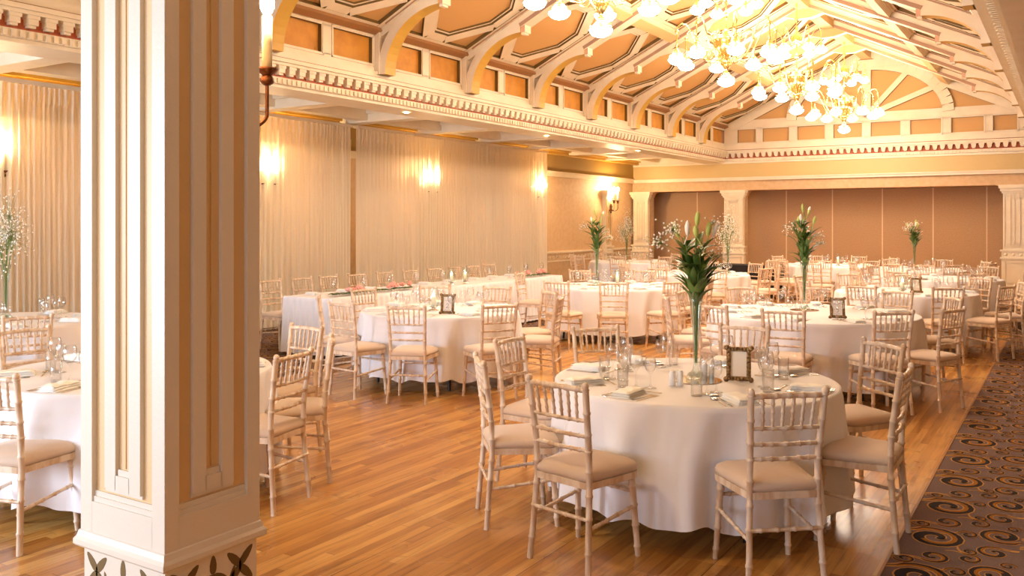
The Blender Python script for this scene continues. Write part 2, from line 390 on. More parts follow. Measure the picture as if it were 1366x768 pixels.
# ---- dentil cornices
def cornice(n, fr, L, lab):
    """fr(s, out, z)->3D ; s along the run, out = projection into the nave"""
    b = MB()
    def bar(o, z0, z1, m, ms=None): b.slab([(0, z0), (L, z0), (L, z1), (0, z1)], -.3, o, m, ms, lambda u, v, h: fr(u, h, v))
    bar(-.02, 3.38, 3.40, M['cream']); bar(.02, 3.40, 3.48, M['cream']); bar(.0, 3.48, 3.50, M['red']); bar(-.02, 3.50, 3.62, M['red'])
    bar(.09, 3.62, 3.655, M['cream']); bar(.12, 3.655, 3.70, M['cream']); bar(.07, 3.70, 3.72, M['brown']); bar(.06, 3.72, 3.80, M['cream'])
    s = .085
    while s < L-.05:
        for k, (hw, z0, z1, o) in enumerate(((.058, 3.585, 3.62, .075), (.048, 3.53, 3.585, .065), (.034, 3.505, 3.53, .045))):
            b.slab([(s-hw, z0), (s+hw, z0), (s+hw, z1), (s-hw, z1)], -.02, o, M['cream'], None, lambda u, v, h: fr(u, h, v))
        s += .17
    s = .04
    while s < L:
        b.slab([(s-.022, 3.405), (s+.022, 3.405), (s+.022, 3.465), (s-.022, 3.465)], .02, .04, M['cream'], None, lambda u, v, h: fr(u, h, v)); s += .08
    struct(b.build('trim_%d' % n), lab)
cornice(7, lambda s, o, z: (NL+o, YB+s, z), YE-YB, 'egg-and-dart cornice with terracotta recesses along the left')
cornice(8, lambda s, o, z: (-.46-2.3*o, YB+s, z), YE-YB, 'egg-and-dart cornice along the right of the nave')
cornice(9, lambda s, o, z: (NL+s, YE-o, z), NR-NL, 'egg-and-dart cornice with terracotta recesses across the far wall')
b = MB(); b.box((NL-.56, YB, 3.36), (NL-.01, YE, 3.44), M['cream']); b.box((NL-.56, YB, 3.44), (NL-.28, YE, 3.9), M['cream']); struct(b.build('trim_10'), 'cream soffit beam between left aisle and nave')
b = MB(); b.box((-.46, YB, 3.36), (NR+.61, YE, 3.44), M['cream']); b.box((NR+.28, YB, 3.44), (NR+.61, YE, 3.9), M['cream']); struct(b.build('trim_11'), 'cream soffit beam between nave and right aisle')
# ---- clerestory friezes
SL0 = 4.42; RZ = 6.22; RUN = XM-NL; TH = atan2(RZ-SL0, RUN); SLEN = sqrt(RUN**2+(RZ-SL0)**2)
def frieze(n, fr, L, posts, lab, pan):
    b = MB()
    b.slab([(0, 3.78), (L, 3.78), (L, 4.5), (0, 4.5)], -.2, -.06, M[pan], None, fr)
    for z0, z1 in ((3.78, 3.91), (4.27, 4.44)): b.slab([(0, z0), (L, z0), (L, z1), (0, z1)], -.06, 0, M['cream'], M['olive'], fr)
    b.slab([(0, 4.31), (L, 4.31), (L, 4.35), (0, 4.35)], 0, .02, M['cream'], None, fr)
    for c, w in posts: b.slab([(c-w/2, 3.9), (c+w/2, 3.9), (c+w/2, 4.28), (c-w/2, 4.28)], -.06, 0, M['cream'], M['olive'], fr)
    for (c, w), (c2, w2) in zip(posts[:-1], posts[1:]):    # thin raised moulding round each panel
        a, e = c+w/2, c2-w2/2
        if e-a < .2: continue
        for q in ((a-.035, 3.875, a-.015, 4.305), (e+.015, 3.875, e+.035, 4.305), (a-.035, 3.875, e+.035, 3.892), (a-.035, 4.288, e+.035, 4.305)):
            b.slab([(q[0], q[1]), (q[2], q[1]), (q[2], q[3]), (q[0], q[3])], 0, .012, M['cream'], None, fr)
    struct(b.build('wall_frieze' if n is None else 'trim_%d' % n), lab)
pl = []
for y in reversed(TR): pl += [(y-YB, .34), (y+1.0425-YB, .22)]
frieze(12, lambda u, v, h: (NL-.0+h, YB+u, v), YE-YB+.3, pl, 'clerestory frieze of orange panels above the left cornice', 'orange')
frieze(13, lambda u, v, h: (NR+.0-h, YB+u, v), YE-YB, pl, 'clerestory frieze of panels above the right cornice', 'orange')
ep = [XM-3.75+.08]+[]
cs = [-3.12, -2.32, -1.39, -.46, .46, 1.39, 2.32, 3.12]; ws = [.5, .7, .7, .7, .7, .7, .7, .5]
posts = []; prev = -3.75
for c, w in zip(cs, ws): a = c-w/2; posts.append(((prev+a)/2+3.75, a-prev)); prev = c+w/2
posts.append(((prev+3.75)/2+3.75, 3.75-prev))
frieze(14, lambda u, v, h: (NL+u, YE-.02-h, v), 7.5, posts, 'frieze of apricot panels across the far gable', 'apricot')
# ---- far gable with fan of panels
b = MB(); fg = lambda u, v, h: (XM+u, YE-h, v)
b.slab([(-3.75, 4.4), (3.75, 4.4), (0, RZ+.05)], -.2, -.04, M['apricot'], None, fg)
def ribn(pts, w, m=M['cream'], h=.02, ex=.01):
    for (a, c) in zip(pts[:-1], pts[1:]):
        A, C = Vector(a), Vector(c); d = (C-A).normalized(); nn = Vector((-d.y, d.x))*w/2; e = d*ex
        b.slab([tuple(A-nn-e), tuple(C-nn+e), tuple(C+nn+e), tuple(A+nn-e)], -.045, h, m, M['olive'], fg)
ribn([(-3.6, 4.47), (3.6, 4.47)], .12, h=.014)
for s in (-1, 1): ribn([(s*3.6, 4.40), (0, RZ-.13)], .34, h=.030+.002*s)
ribn([(1.9*cos(t), 4.45+1.3*sin(t)) for t in [i*pi/24 for i in range(25)]], .27, h=.044, ex=0)
for t in (30, 58, 90, 122, 150):
    t = radians(t); ribn([(0, 4.45), (1.8*cos(t), 4.45+1.22*sin(t))], .13 if abs(t-pi/2) > .1 else .22, h=.037)
b.slab([(-.35, 4.45), (.35, 4.45), (.25, 4.62), (0, 4.7), (-.25, 4.62)], -.04, .04, M['cream'], M['olive'], fg)
b.slab([(-1.0, 5.68), (1.0, 5.68), (0, RZ)], -.03, .050, M['cream'], M['olive'], fg)
b.slab([(-.2, 5.88), (.2, 5.88), (0, 5.97)], .050, .054, M['brown'], None, fg)
struct(b.build('wall_gable'), 'cream far gable with a fan of apricot panels')
# ---- sloping roof sides, coffered
def roof(side, n):
    def fr(u, v, h):   # u along slope from the eaves, v = world Y, h = towards the room
        x = NL + u*cos(TH) + h*sin(TH); z = SL0 + u*sin(TH) - h*cos(TH)
        return (x, v, z) if side < 0 else (2*XM - x, v, z)
    b = MB(); b.slab([(-.25, YB-.1), (SLEN+.05, YB-.1), (SLEN+.05, YE+.2), (-.25, YE+.2)], -.12, 0, M['apricot'], None, fr)
    struct(b.build('ceiling'), 'sloping apricot ceiling boards of the %s roof side' % ('left' if side < 0 else 'right'))
    b = MB()
    def strip(p, q, w, h1=.06, m=M['cream'], ms=None):
        A, C = Vector(p), Vector(q); d = (C-A).normalized(); nn = Vector((-d.y, d.x))*w/2
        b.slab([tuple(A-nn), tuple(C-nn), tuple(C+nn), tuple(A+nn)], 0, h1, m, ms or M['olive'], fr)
    ys = [YE]+TR; mid = SLEN*.49
    for y1, y0 in zip(ys[:-1], ys[1:]):
        for (u0, u1) in ((.06, mid-.1), (mid+.1, SLEN-.12)):
            vm = (y0+y1)/2; v0, v1 = y0+.11, y1-.11; um = (u0+u1)/2; hu, hv = (u1-u0)/2, (v1-v0)/2
            for v in (v0+.04, v1-.04): strip((u0, v), (u1, v), .08, .06)
            for u in (u0+.04, u1-.04): strip((u, v0), (u, v1), .08, .055)
            a, c = hu-.14, hv-.155; ku, kv = a*.30, c*.26
            oc = [(um-a, vm-kv), (um-a, vm+kv), (um-ku, vm+c), (um+ku, vm+c), (um+a, vm+kv), (um+a, vm-kv), (um+ku, vm-c), (um-ku, vm-c)]
            for i in range(8): strip(oc[i], oc[(i+1) % 8], .185, .052+.003*(i % 2))
            for i in range(8):
                sh = lambda p: (um+(p[0]-um)*.84, vm+(p[1]-vm)*.83)
                strip(sh(oc[i]), sh(oc[(i+1) % 8]), .03, .03, M['cream'])
    for u, w, h in ((mid, .2, .2), (SLEN-.05, .2, .2), (.03, .11, .11)):
        b.slab([(u-w/2, YB), (u+w/2, YB), (u+w/2, YE), (u-w/2, YE)], 0, h, M['brown' if u < .1 else 'ridge'], M['cream' if u > .1 else 'brown'], fr)
        if u > .1: b.slab([(u-w/2-.03, YB), (u+w/2+.03, YB), (u+w/2+.03, YE), (u-w/2-.03, YE)], 0, .1, M['cream'], None, fr)
    struct(b.build('trim_%d' % n), 'octagonal cream coffer mouldings on the %s roof side' % ('left' if side < 0 else 'right'))
    # truss rafters with arched brackets, one object per truss side
    for k, y in enumerate(TR):
        b = MB()
        def fy(u, v, h): return fr(u, y+v, h)
        b.slab([(0, -.1), (SLEN, -.1), (SLEN, .1), (0, .1)], 0, .17, M['cream'], None, fy)
        b.slab([(1.1, -.12), (SLEN, -.12), (SLEN, .12), (1.1, .12)], .17, .23, M['cream'], M['mauve'], fy)
        b.slab([(.2, -.14), (SLEN, -.14), (SLEN, .14), (.2, .14)], 0, .085, M['cream'], M['mauve'], fy)
        # bracket in the X-Z plane
        sx = 1 if side < 0 else -1; x0 = NL if side < 0 else NR
        n_ = 14; outer = []; inner = []
        for i in range(n_+1):
            t = pi - (pi/2*.98)*i/n_
            outer.append((1.12+1.08*cos(t), 3.76+.98*sin(t))); inner.append((1.12+.94*cos(t), 3.76+.85*sin(t)))
        def fb(u, v, h): return (x0+sx*u, y+h, v)
        for i in range(n_):
            q = [outer[i], outer[i+1], inner[i+1], inner[i]]
            b.slab(q, -.11, .11, M['cream'], M['gold'], fb)
        b.slab([(0, 3.76), (.09, 3.76), (.09, 4.42), (0, 4.42)], -.13, .13, M['cream'], None, fb)
        # pendant
        px, pz = outer[-1]
        b.slab([(px-.03, pz-.13), (px+.07, pz-.13), (px+.07, pz+.05), (px-.03, pz+.05)], -.09, .09, M['pinkcream'], M['cream'], fb)
        b.slab([(px-.01, pz-.16), (px+.05, pz-.16), (px+.05, pz-.13), (px-.01, pz-.13)], -.06, .06, M['cream'], None, fb)
        num = (20 if side < 0 else 40)+k
        struct(b.build('trim_%d' % num), 'arched roof bracket and rafter, %s side' % ('left' if side < 0 else 'right'))
roof(-1, 15); roof(1, 16)
b = MB(); b.box((XM-.12, YB, RZ-.32), (XM+.12, YE, RZ), M['ridge']); struct(b.build('trim_17'), 'ochre ridge beam')
b = MB()
for y in TR:
    b.slab([(-.42, RZ-.42), (-.12, RZ-.50), (.12, RZ-.50), (.42, RZ-.42), (.3, RZ-.27), (-.3, RZ-.27)], -.08, .08, M['ridge'], M['cream'], lambda u, v, h: (XM+u, y+h, v))
struct(b.build('trim_18'), 'ochre collar ties below the ridge')
# ------------------------------------------------------------------ foreground pillar
PX0, PX1, PY0, PY1 = -3.56, -3.0, 2.2, 2.68
t = empty('pillar', ((PX0+PX1)/2, (PY0+PY1)/2, 0)); tag(t, 'large cream panelled pillar with gold recesses in the left foreground', 'pillar')
cx, cy = (PX0+PX1)/2, (PY0+PY1)/2; hx, hy = (PX1-PX0)/2, (PY1-PY0)/2
b = MB(); g = .022
b.box((-hx+g, -hy+g, .40), (hx-g, hy-g, 3.62), M['pillar_gold'])
def face(hw, fr, cut=0):
    zt = 3.62; e = .125
    q = lambda a, z0, c, z1, n0, n1, m=M['pillar_cream'], ms=None: b.slab([(a, z0), (c, z0), (c, z1), (a, z1)], n0, n1, m, ms, fr)
    w = 2*hw
    q(-hw+cut, .40, -hw+.14*w, zt, -g, 0); q(hw-.14*w, .40, hw-cut, zt, -g, 0)
    q(-hw+.14*w-.001, .40, hw-.14*w+.001, .53, -g, 0); q(-hw+.14*w, 3.5, hw-.14*w, zt, -g, 0)
    for i, (dz, nn) in enumerate(((.0, -.007), (.022, -.014))):     # stepped sill and sides
        q(-hw+.14*w, .53+dz, hw-.14*w, .552+dz, -g, nn)
    for s in (-1, 1): a, c = sorted((s*.08*w, s*.212*w)); q(a, .60, c, 3.45, -g, -.004)
    q(-.085*w, .60, .085*w, .66, -g, -.004); q(-.085*w, 3.36, .085*w, 3.45, -g, -.004)
    q(-.22*w, .585, .22*w, .6, -g, -.012)
    q(-.07*w, .66, .07*w, .685, -g, -.012)
    q(-.008*w, .69, .008*w, 3.34, -g, -.018, M['pillar_gold'])
face(hx, lambda u, v, h: (u, -hy-h, v)); face(hx, lambda u, v, h: (-u, hy+h, v))
face(hy, lambda u, v, h: (hx+h, u, v), g); face(hy, lambda u, v, h: (-hx-h, -u, v), g)
b.build('shaft', t)
b = MB()
prof = [(.0, .402), (.006, .398), (.012, .375), (.022, .362), (.022, .342), (.014, .332), (.004, .328), (-.008, .322), (-.02, .322)]
vs = []; fs = []
for e, z in prof: vs += [(-hx-e, -hy-e, z), (hx+e, -hy-e, z), (hx+e, hy+e, z), (-hx-e, hy+e, z)]
for i in range(len(prof)-1):
    for j in range(4): fs.append((4*i+j, 4*i+(j+1) % 4, 4*i+4+(j+1) % 4, 4*i+4+j))
b.add(vs, fs, M['pillar_cream']); b.build('ledge', t)
b = MB(); b.box((-hx+.01, -hy+.01, 0), (hx-.01, hy-.01, .33), M['pillar_cream'])
b.box((-hx-.02, -hy-.02, 0), (hx+.02, hy+.02, .07), M['pillar_cream'])
def leaf2(cu, cv, L, w, ang, fr):
    pts = []
    for i in range(13):
        a = 2*pi*i/12; u, v = L/2*cos(a), w/2*sin(a)*(1-.25*cos(a)); pts.append((cu+u*cos(ang)-v*sin(ang), cv+u*sin(ang)+v*cos(ang)))
    b.slab(pts[:-1], -.01, .0015, M['olive'], None, fr)
for hw, fr in ((hx, lambda u, v, h: (u, -hy+.01-h, v)), (hy, lambda u, v, h: (hx-.01+h, u, v)), (hx, lambda u, v, h: (-u, hy-.01+h, v)), (hy, lambda u, v, h: (-hx+.01-h, -u, v))):
    for c in (-hw+.10, hw-.10):
        for a in (45, 135, 225, 315): leaf2(c+.045*cos(radians(a)), .235+.05*sin(radians(a)), .10, .036, radians(a), fr)
        leaf2(c, .15, .05, .03, pi/2, fr)
    for a in (90, 200, 340): leaf2(.035*cos(radians(a)), .235+.045*sin(radians(a)), .08, .034, radians(a), fr)
    for c in (-hw*.38, hw*.38): leaf2(c, .19, .12, .026, radians(70 if c > 0 else 110), fr)
b.build('base', t)
# ------------------------------------------------------------------ sconces
def sconce(arms, name='candle_sconce'):
    t = empty(name)
    b = MB(); b.lathe([(0, 0), (.05, .0), (.055, .03), (.03, .08), (.045, .13), (.02, .2), (0, .21)], M['bronze'], 12, (0, -.02, -.1)); b.ball((0, -.02, -.13), .025, M['bronze'])
    b.build('backplate', t)
    for (ax, ay) in arms:
        b = MB(); d = Vector((ax, ay, 0)); pts = []
        for i in range(13):
            u = i/12; w_ = sin(u*pi/2); pts.append((d.x*w_, d.y*w_ - .03*(1-w_), -.02 - .07*sin(pi*u**.6)))
        pts.append((d.x, d.y, .12))
        b.tube(pts, .009, M['bronze'], 7)
        b.ball((d.x, d.y, .14), .034, M['bronze'], 12, 7, (1, 1, .8)); b.lathe([(.012, .155), (.05, .185), (.056, .195), (.0, .195)], M['bronze'], 14, (d.x, d.y, 0))
        b.lathe([(.012, .15), (.02, .17), (.012, .185)], M['bronze'], 10, (d.x, d.y, 0))
        a = b.build('arm', t)
        b = MB(); b.lathe([(0, .19), (.024, .19), (.024, .44), (0, .445)], M['wax'], 12, (d.x, d.y, 0)); b.build('candle_tube', a)
        b = MB(); b.ball((d.x, d.y, .505), .034, M['sbulb'], 10, 8, (1, 1, 1.8)); b.build('bulb', a)
    return t
pil_sc = sconce([(.2, -.14), (-.085, -.2)], 'candle_sconce'); pil_sc.location = (-3.28+.0, 2.7, 2.23); pil_sc.rotation_euler = (0, 0, pi)
# arms are rotated by pi: local (-.1,-.2) -> world (+.1,+.2)
tag(pil_sc, 'bronze candle sconce on the back of the foreground pillar', 'sconce')
w0 = sconce([(.12, -.17), (-.12, -.17)])
w0.location = (XL+.17, 22.25, 2.12); w0.rotation_euler = (0, 0, pi/2); tag(w0, 'twin-candle sconce on the left wall pilaster near the corner', 'sconce', 'wall sconces')
for k, y in enumerate((5.5, 9.7, 13.9, 18.1)):
    c = dup(w0, (XL+.17, y, 2.12)); tag(c, 'candle sconce glowing through the sheer curtain, %s' % ['behind the foreground pillar', 'beside the pillar edge', 'in the middle of the curtain', 'by its right end'][k], 'sconce', 'wall sconces')
# ------------------------------------------------------------------ curtains
def curtain(y0, y1, z0, z1, lab, seed, hide=False):
    rnd = random.Random(seed); t = empty('curtain', (-10.62, y0, 0)); tag(t, lab, 'curtain', 'sheer curtains on the left wall')
    n = int((y1-y0)/.016); b = MB(); vs = []; fs = []
    ph = 0; xs = []
    fr = .13
    amps = []
    for i in range(n+1):
        y = (y1-y0)*i/n
        fr = .105 + .03*sin(y*2.3+seed) + .02*sin(y*5.1)
        ph += 2*pi*.016/fr
        xs.append((y, ph, .75+.35*sin(y*1.7+seed*2)))
    zz = [z0, .6, 1.3, 2.1, 2.8, z1-.22, z1-.2, z1-.1, z1]
    for y, p, a in xs:
        for z in zz:
            top = (z-z0)/(z1-z0)
            A = .032*a*(1-.35*top) if z < z1-.21 else .018
            if z >= z1-.21: x = A*(1 if sin(p) > 0 else -1)*min(1, abs(sin(p))*3)
            else: x = A*sin(p + .35*sin(z*.8+y)) + .012*sin(2.3*p+z)
            vs.append((x, y, z))
    k = len(zz)
    for i in range(n):
        for j in range(k-1): fs.append((i*k+j, (i+1)*k+j, (i+1)*k+j+1, i*k+j+1))
    b.add(vs, fs, M['curtain'], True); b.build('voile', t)
    b = MB(); b.box((-.05, 0, z1), (.05, y1-y0, z1+.05), M['cream']); b.build('track', t)
curtain(1.5, 11.55, .03, 3.36, 'sheer ivory curtain at the left end of the hall, left of the dark gap', 1)
curtain(11.66, 18.35, .03, 3.36, 'sheer ivory curtain behind the head table, right of the dark gap', 5)
# downlights in the left aisle soffit
dl = MB(); dl.lathe([(0, 0), (.04, 0)], M['down'], 14); dl2 = MB(); dl2.lathe([(.04, 0), (.055, -.006), (.06, 0)], M['cream'], 14)
def mk_dl():
    t = empty('downlight'); dl.build('lens', t); dl2.build('rim', t); return t
KD = Kit(mk_dl)
for k, (x, y) in enumerate(((-8.45, 10.4), (-8.45, 14.6), (-8.45, 6.2), (-8.45, 18.8))):
    KD.place((x, y, 3.352), 0, 'small round downlight in the left soffit, %s' % ['above the head table left end', 'above the head table right half', 'nearest the pillar', 'nearest the far corner'][k], 'ceiling light', 'aisle downlights')
# ------------------------------------------------------------------ chandeliers
def lamp_globe(parent, x, y, z, R=.132):
    g = MB(); g.lathe([(R*sin(a), -R*.66*cos(a)) for a in [i*pi/2/5 for i in range(6)]], M['bowl'], 14)
    o = g.build('frosted_bowl', parent, (x, y, z))
    g = MB(); g.lathe([(R, 0), (R*.97, R*.25), (R*.8, R*.6), (R*.42, R*.86)], M['gglass'], 14); g.build('glass_top', parent, (x, y, z))
    g = MB(); g.lathe([(R*.36, R*.88), (R*.36, R*.94), (R*.18, R*1.15), (R*.12, R*1.5), (R*.2, R*1.6), (.008, R*1.75)], M['brass'], 10)
    g.lathe([(.012, R*.3), (.016, R*.6), (.012, R*.9)], M['brass'], 8); g.build('fitter', parent, (x, y, z))
def make_chandelier():
    t = empty('chandelier')
    b = MB(); b.tube([(0, 0, .25), (0, 0, 2.35)], .012, M['brass'], 8); b.lathe([(.0, 2.26), (.07, 2.3), (.08, 2.36), (0, 2.37)], M['brass'], 14)
    for z, r in ((.75, .05), (1.0, .035), (1.35, .06), (1.55, .03), (1.75, .045), (2.0, .025)): b.lathe([(.012, z-.05), (r, z), (.012, z+.05)], M['brass'], 12)
    b.build('stem', t)
    b = MB(); b.lathe([(.02, .16), (.05, .2), (.06, .27), (.04, .3), (.1, .36), (.16, .46), (.19, .56), (.17, .6), (.2, .63), (.12, .66), (.05, .74), (.012, .78)], M['brass'], 16)
    for k in range(16):
        a = 2*pi*k/16; b.tube([(.2*cos(a), .2*sin(a), .6), (.24*cos(a), .24*sin(a), .68), (.2*cos(a), .2*sin(a), .76), (.17*cos(a), .17*sin(a), .72)], .006, M['brass'], 5)
        b.tube([(.17*cos(a), .17*sin(a), .45), (.1*cos(a), .1*sin(a), .3), (.04*cos(a), .04*sin(a), .2)], .006, M['brass'], 5)
    b.build('basket', t)
    b = MB(); b.lathe([(.02, 1.22), (.09, 1.28), (.11, 1.36), (.08, 1.42), (.03, 1.5)], M['brass'], 14); b.build('upper_basket', t)
    for k in range(8):
        a = 2*pi*(k+.5)/8; ca, sa = cos(a), sin(a)
        prof = [(.1, .42), (.22, .30), (.34, .34), (.44, .52), (.53, .74), (.60, .86), (.67, .89), (.73, .84), (.745, .74), (.745, .56)]
        b = MB(); b.tube([(r*ca, r*sa, z) for r, z in prof], .011, M['brass'], 6)
        b.tube([((.3+.05*cos(q))*ca, (.3+.05*cos(q))*sa, .42+.05*sin(q)) for q in [i*.7 for i in range(9)]], .006, M['brass'], 5)
        b.lathe([(.011, .8), (.03, .77), (.012, .72)], M['brass'], 8, (.745*ca, .745*sa, 0))
        arm = b.build('arm', t); lamp_globe(arm, .745*ca, .745*sa, .34)
    for k in range(6):
        a = 2*pi*k/6; ca, sa = cos(a), sin(a)
        prof = [(.05, 1.3), (.15, 1.22), (.24, 1.32), (.32, 1.5), (.40, 1.56), (.44, 1.5), (.445, 1.33)]
        b = MB(); b.tube([(r*ca, r*sa, z) for r, z in prof], .009, M['brass'], 6); arm = b.build('arm', t); lamp_globe(arm, .445*ca, .445*sa, 1.13, .11)
    b = MB(); b.lathe([(.01, .2), (.02, .18), (.008, .1)], M['brass'], 8); pd = b.build('pendant', t); lamp_globe(pd, 0, 0, 0, .13)
    return t
KC = Kit(make_chandelier)
for k, y in enumerate((8.9, 13.15, 17.25, 21.45)):
    KC.place((XM, y, 3.86), .12*k, 'brass chandelier of glowing half-frosted globes, %s the camera' % ['nearest', 'second from', 'third from', 'farthest from'][k], 'chandelier', 'chandeliers along the hall')
# ------------------------------------------------------------------ chair
def node_tube(b, pts, r, m, nodes, seg=8, rr=1.22):
    """tube with bamboo rings at fractions of its length"""
    P = [Vector(p) for p in pts]; L = [0]
    for a, c in zip(P[:-1], P[1:]): L.append(L[-1]+(c-a).length)
    tot = L[-1]
    def at(s):
        s = max(0, min(tot, s))
        for i in range(len(P)-1):
            if s <= L[i+1]+1e-9: return P[i].lerp(P[i+1], (s-L[i])/max(1e-9, L[i+1]-L[i]))
        return P[-1]
    ss = sorted([(l, 1) for l in L] + [(q, k) for n in nodes for q, k in ((n*tot-.009, 1), (n*tot-.004, rr), (n*tot+.004, rr), (n*tot+.009, 1))])
    taper = lambda s: r[0]+(r[1]-r[0])*s/tot
    b.tube([at(s) for s, k in ss], [taper(s)*k for s, k in ss], m, seg)
def make_chair():
    t = empty('chiavari_chair'); W_ = M['chair']
    for s in (-1, 1):
        b = MB(); node_tube(b, [(s*.188, -.215, 0), (s*.178, -.2, .18), (s*.168, -.18, .42), (s*.168, -.185, .6), (s*.18, -.225, .9)], (.0155, .0165), W_, (.12, .3, .42, .55, .66, .75, .87), 8)
        b.ball((s*.1815, -.23, .917), .0185, W_, 8, 6, (1, 1, 1.1)); b.lathe([(.012, 0), (.021, .006), (.014, .014)], W_, 8, (s*.1805, -.2265, .893)); b.build('rear_leg', t)
        b = MB(); node_tube(b, [(s*.195, .185, 0), (s*.175, .155, .42)], (.0145, .019), W_, (.12, .38, .62, .86), 8); b.build('front_leg', t)
    b = MB(); node_tube(b, [(-.18, -.223, .895), (-.09, -.236, .9), (0, -.24, .902), (.09, -.236, .9), (.18, -.223, .895)], (.0135, .0135), W_, (.14, .32, .5, .68, .86), 8); b.build('top_rail', t)
    for z in (.745, .668, .598):
        y = -.187-.038*max(0, (z-.6))/.3; xw = .168+.012*max(0, z-.6)/.3
        b = MB(); node_tube(b, [(-xw, y, z), (0, y-.012, z), (xw, y, z)], (.010, .010), W_, (.15, .3, .5, .7, .85), 6, 1.3); b.build('back_rail', t)
    for k in range(6):
        u = (k-2.5)/2.5
        b = MB(); node_tube(b, [(u*.118, -.212, .745), (u*.128, -.236, .9)], (.0075, .0075), W_, (.25, .5, .75), 6, 1.35); b.build('spindle', t)
    for p, q in (((-.18, -.205, .27), (.18, -.205, .27)), ((-.182, .167, .33), (.182, .167, .33)), ((-.178, -.2, .22), (-.186, .17, .26)), ((.178, -.2, .22), (.186, .17, .26))):
        b = MB(); node_tube(b, [p, q], (.0095, .0095), W_, (.15, .38, .62, .85), 6, 1.3); b.build('stretcher', t)
    # seat frame and cushion outlines
    def outline(e=0):
        P = []
        def arc(cx, cy, r, a0, a1, n=5):
            for i in range(n+1): a = radians(a0+(a1-a0)*i/n); P.append((cx+(r+e)*cos(a), cy+(r+e)*sin(a)))
        arc(.135, .125, .08, 0, 90); 
        P.append((0, .213+e)); arc(-.135, .125, .08, 90, 180); arc(-.15, -.165, .03, 180, 270, 3); arc(.15, -.165, .03, 270, 360, 3)
        return P
    b = MB(); fo = outline(); k = len(fo); n = len(fo)
    b.slab(fo, .41, .443, W_, None, ident)
    b.build('seat_frame', t)
    b = MB(); rings = [(-.006, .442), (.004, .452), (.006, .466), (.0, .481), (-.02, .495), (-.06, .506), (-.12, .511)]
    vs = []; fs = []
    for e, z in rings:
        sc = 1+e/.19
        vs += [(x*sc, (y)*sc + 0*.01, z) for x, y in outline(-.006)]
    for i in range(len(rings)-1):
        for j in range(n): fs.append((i*n+j, i*n+(j+1) % n, (i+1)*n+(j+1) % n, (i+1)*n+j))
    vs.append((0, 0, .512)); c = len(vs)-1; i = len(rings)-1
    for j in range(n): fs.append((i*n+j, i*n+(j+1) % n, c))
    b.add(vs, fs, M['cushion'], True); b.build('seat_cushion', t)
    return t
KCH = Kit(make_chair)
CH = 0
def clock(dx, dz):
    a = math.degrees(atan2(dx, dz)) % 360; h = int(round(a/30)) % 12
    return ['twelve', 'one', 'two', 'three', 'four', 'five', 'six', 'seven', 'eight', 'nine', 'ten', 'eleven'][h]
def word(dx, dz):
    a = math.degrees(atan2(dx, dz)) % 360
    return ['far', 'far right', 'right', 'near right', 'near', 'near left', 'left', 'far left'][int(((a+22.5) % 360)//45)]
used_labels = {}
def uniq(l, alts=('the left one of two', 'the right one of two', 'the further one', 'the closer one')):
    if l not in used_labels: used_labels[l] = 0; return l
    k = used_labels[l]; used_labels[l] += 1
    return uniq(l + ', ' + alts[k % 4])
CPOS = []
def chair_at(tc, rel, desc, r, md, jit=0, face=None):
    d = sqrt(rel[0]**2+rel[1]**2); k = max(1, (r+md)/d); rel = (rel[0]*k, rel[1]*k)
    xc, zc = tc[0]+rel[0], tc[1]+rel[1]; x, y = W(xc, zc)
    if any((x-a)**2+(y-c)**2 < .40**2 for a, c in CPOS) or any((xc-a)**2+(zc-c)**2 < (q+.16)**2 for a, c, q in TALL if (a, c) != tuple(tc)): return
    CPOS.append((x, y))
    f = face or (-rel[0], -rel[1]); dx, dy = W(*f)
    rz = atan2(-dx, dy) + jit
    KCH.place((x, y, 0), rz, uniq('pale spindle-back chair, %s (%s o\'clock), %s' % (word(*rel), clock(*rel), desc)), 'chair', 'limewashed chairs around the %s' % desc)
# ------------------------------------------------------------------ tables
def cloth_mb(r, seed, hem=.14, nf=15):
    rnd = random.Random(seed); b = MB(); seg = 220
    comps = [(nf, 1.0, rnd.random()*6.3), (nf*.55//1, .55, rnd.random()*6.3), (nf*1.7//1, .35, rnd.random()*6.3)]
    def fold(a):
        v = sum(w*sin(k*a+p) for k, w, p in comps)/1.3
        return v
    rows = [(0, None)]
    vs = []; fs = []
    zs = [.757, .757, .757, .7545, .747, .72, .66, .56, .45, .34, .24, hem]
    n = len(zs)
    for j in range(seg):
        a = 2*pi*j/seg; f = fold(a); f2 = fold(a+.06)
        for i, z in enumerate(zs):
            if i == 0: rr = .001
            elif i == 1: rr = r*.6
            elif i == 2: rr = r-.02
            elif i == 3: rr = r-.006
            elif i == 4: rr = r
            else:
                t = (.747-z)/(.747-hem); A = .07*t**.62
                fz = f if i < 8 else f2
                rr = r + .004 + .022*t + A*max(-.8, fz)*.85
                if i == n-1: z = hem + .022*f - .01
                aa = a + .012*t*cos(nf*a+comps[0][2])
                vs.append((rr*cos(aa), rr*sin(aa), z)); continue
            vs.append((rr*cos(a), rr*sin(a), z))
    for j in range(seg):
        k = (j+1) % seg
        for i in range(n-1): fs.append((j*n+i, j*n+i+1, k*n+i+1, k*n+i))
    b.add(vs, fs, M['cloth'], True); return b
def make_table(r):
    t = empty('round_table')
    b = MB(); b.lathe([(0, .715), (r-.03, .715), (r-.02, .72), (r-.02, .745), (r-.03, .75), (0, .75)], M['ply'], 40, smooth=False); b.build('tabletop', t)
    for k in range(4):
        a = pi/4+pi/2*k; b = MB(); b.tube([((r-.18)*cos(a), (r-.18)*sin(a), 0), ((r-.25)*cos(a), (r-.25)*sin(a), .715)], .016, M['darkmetal'], 8); b.build('leg', t)
    return t
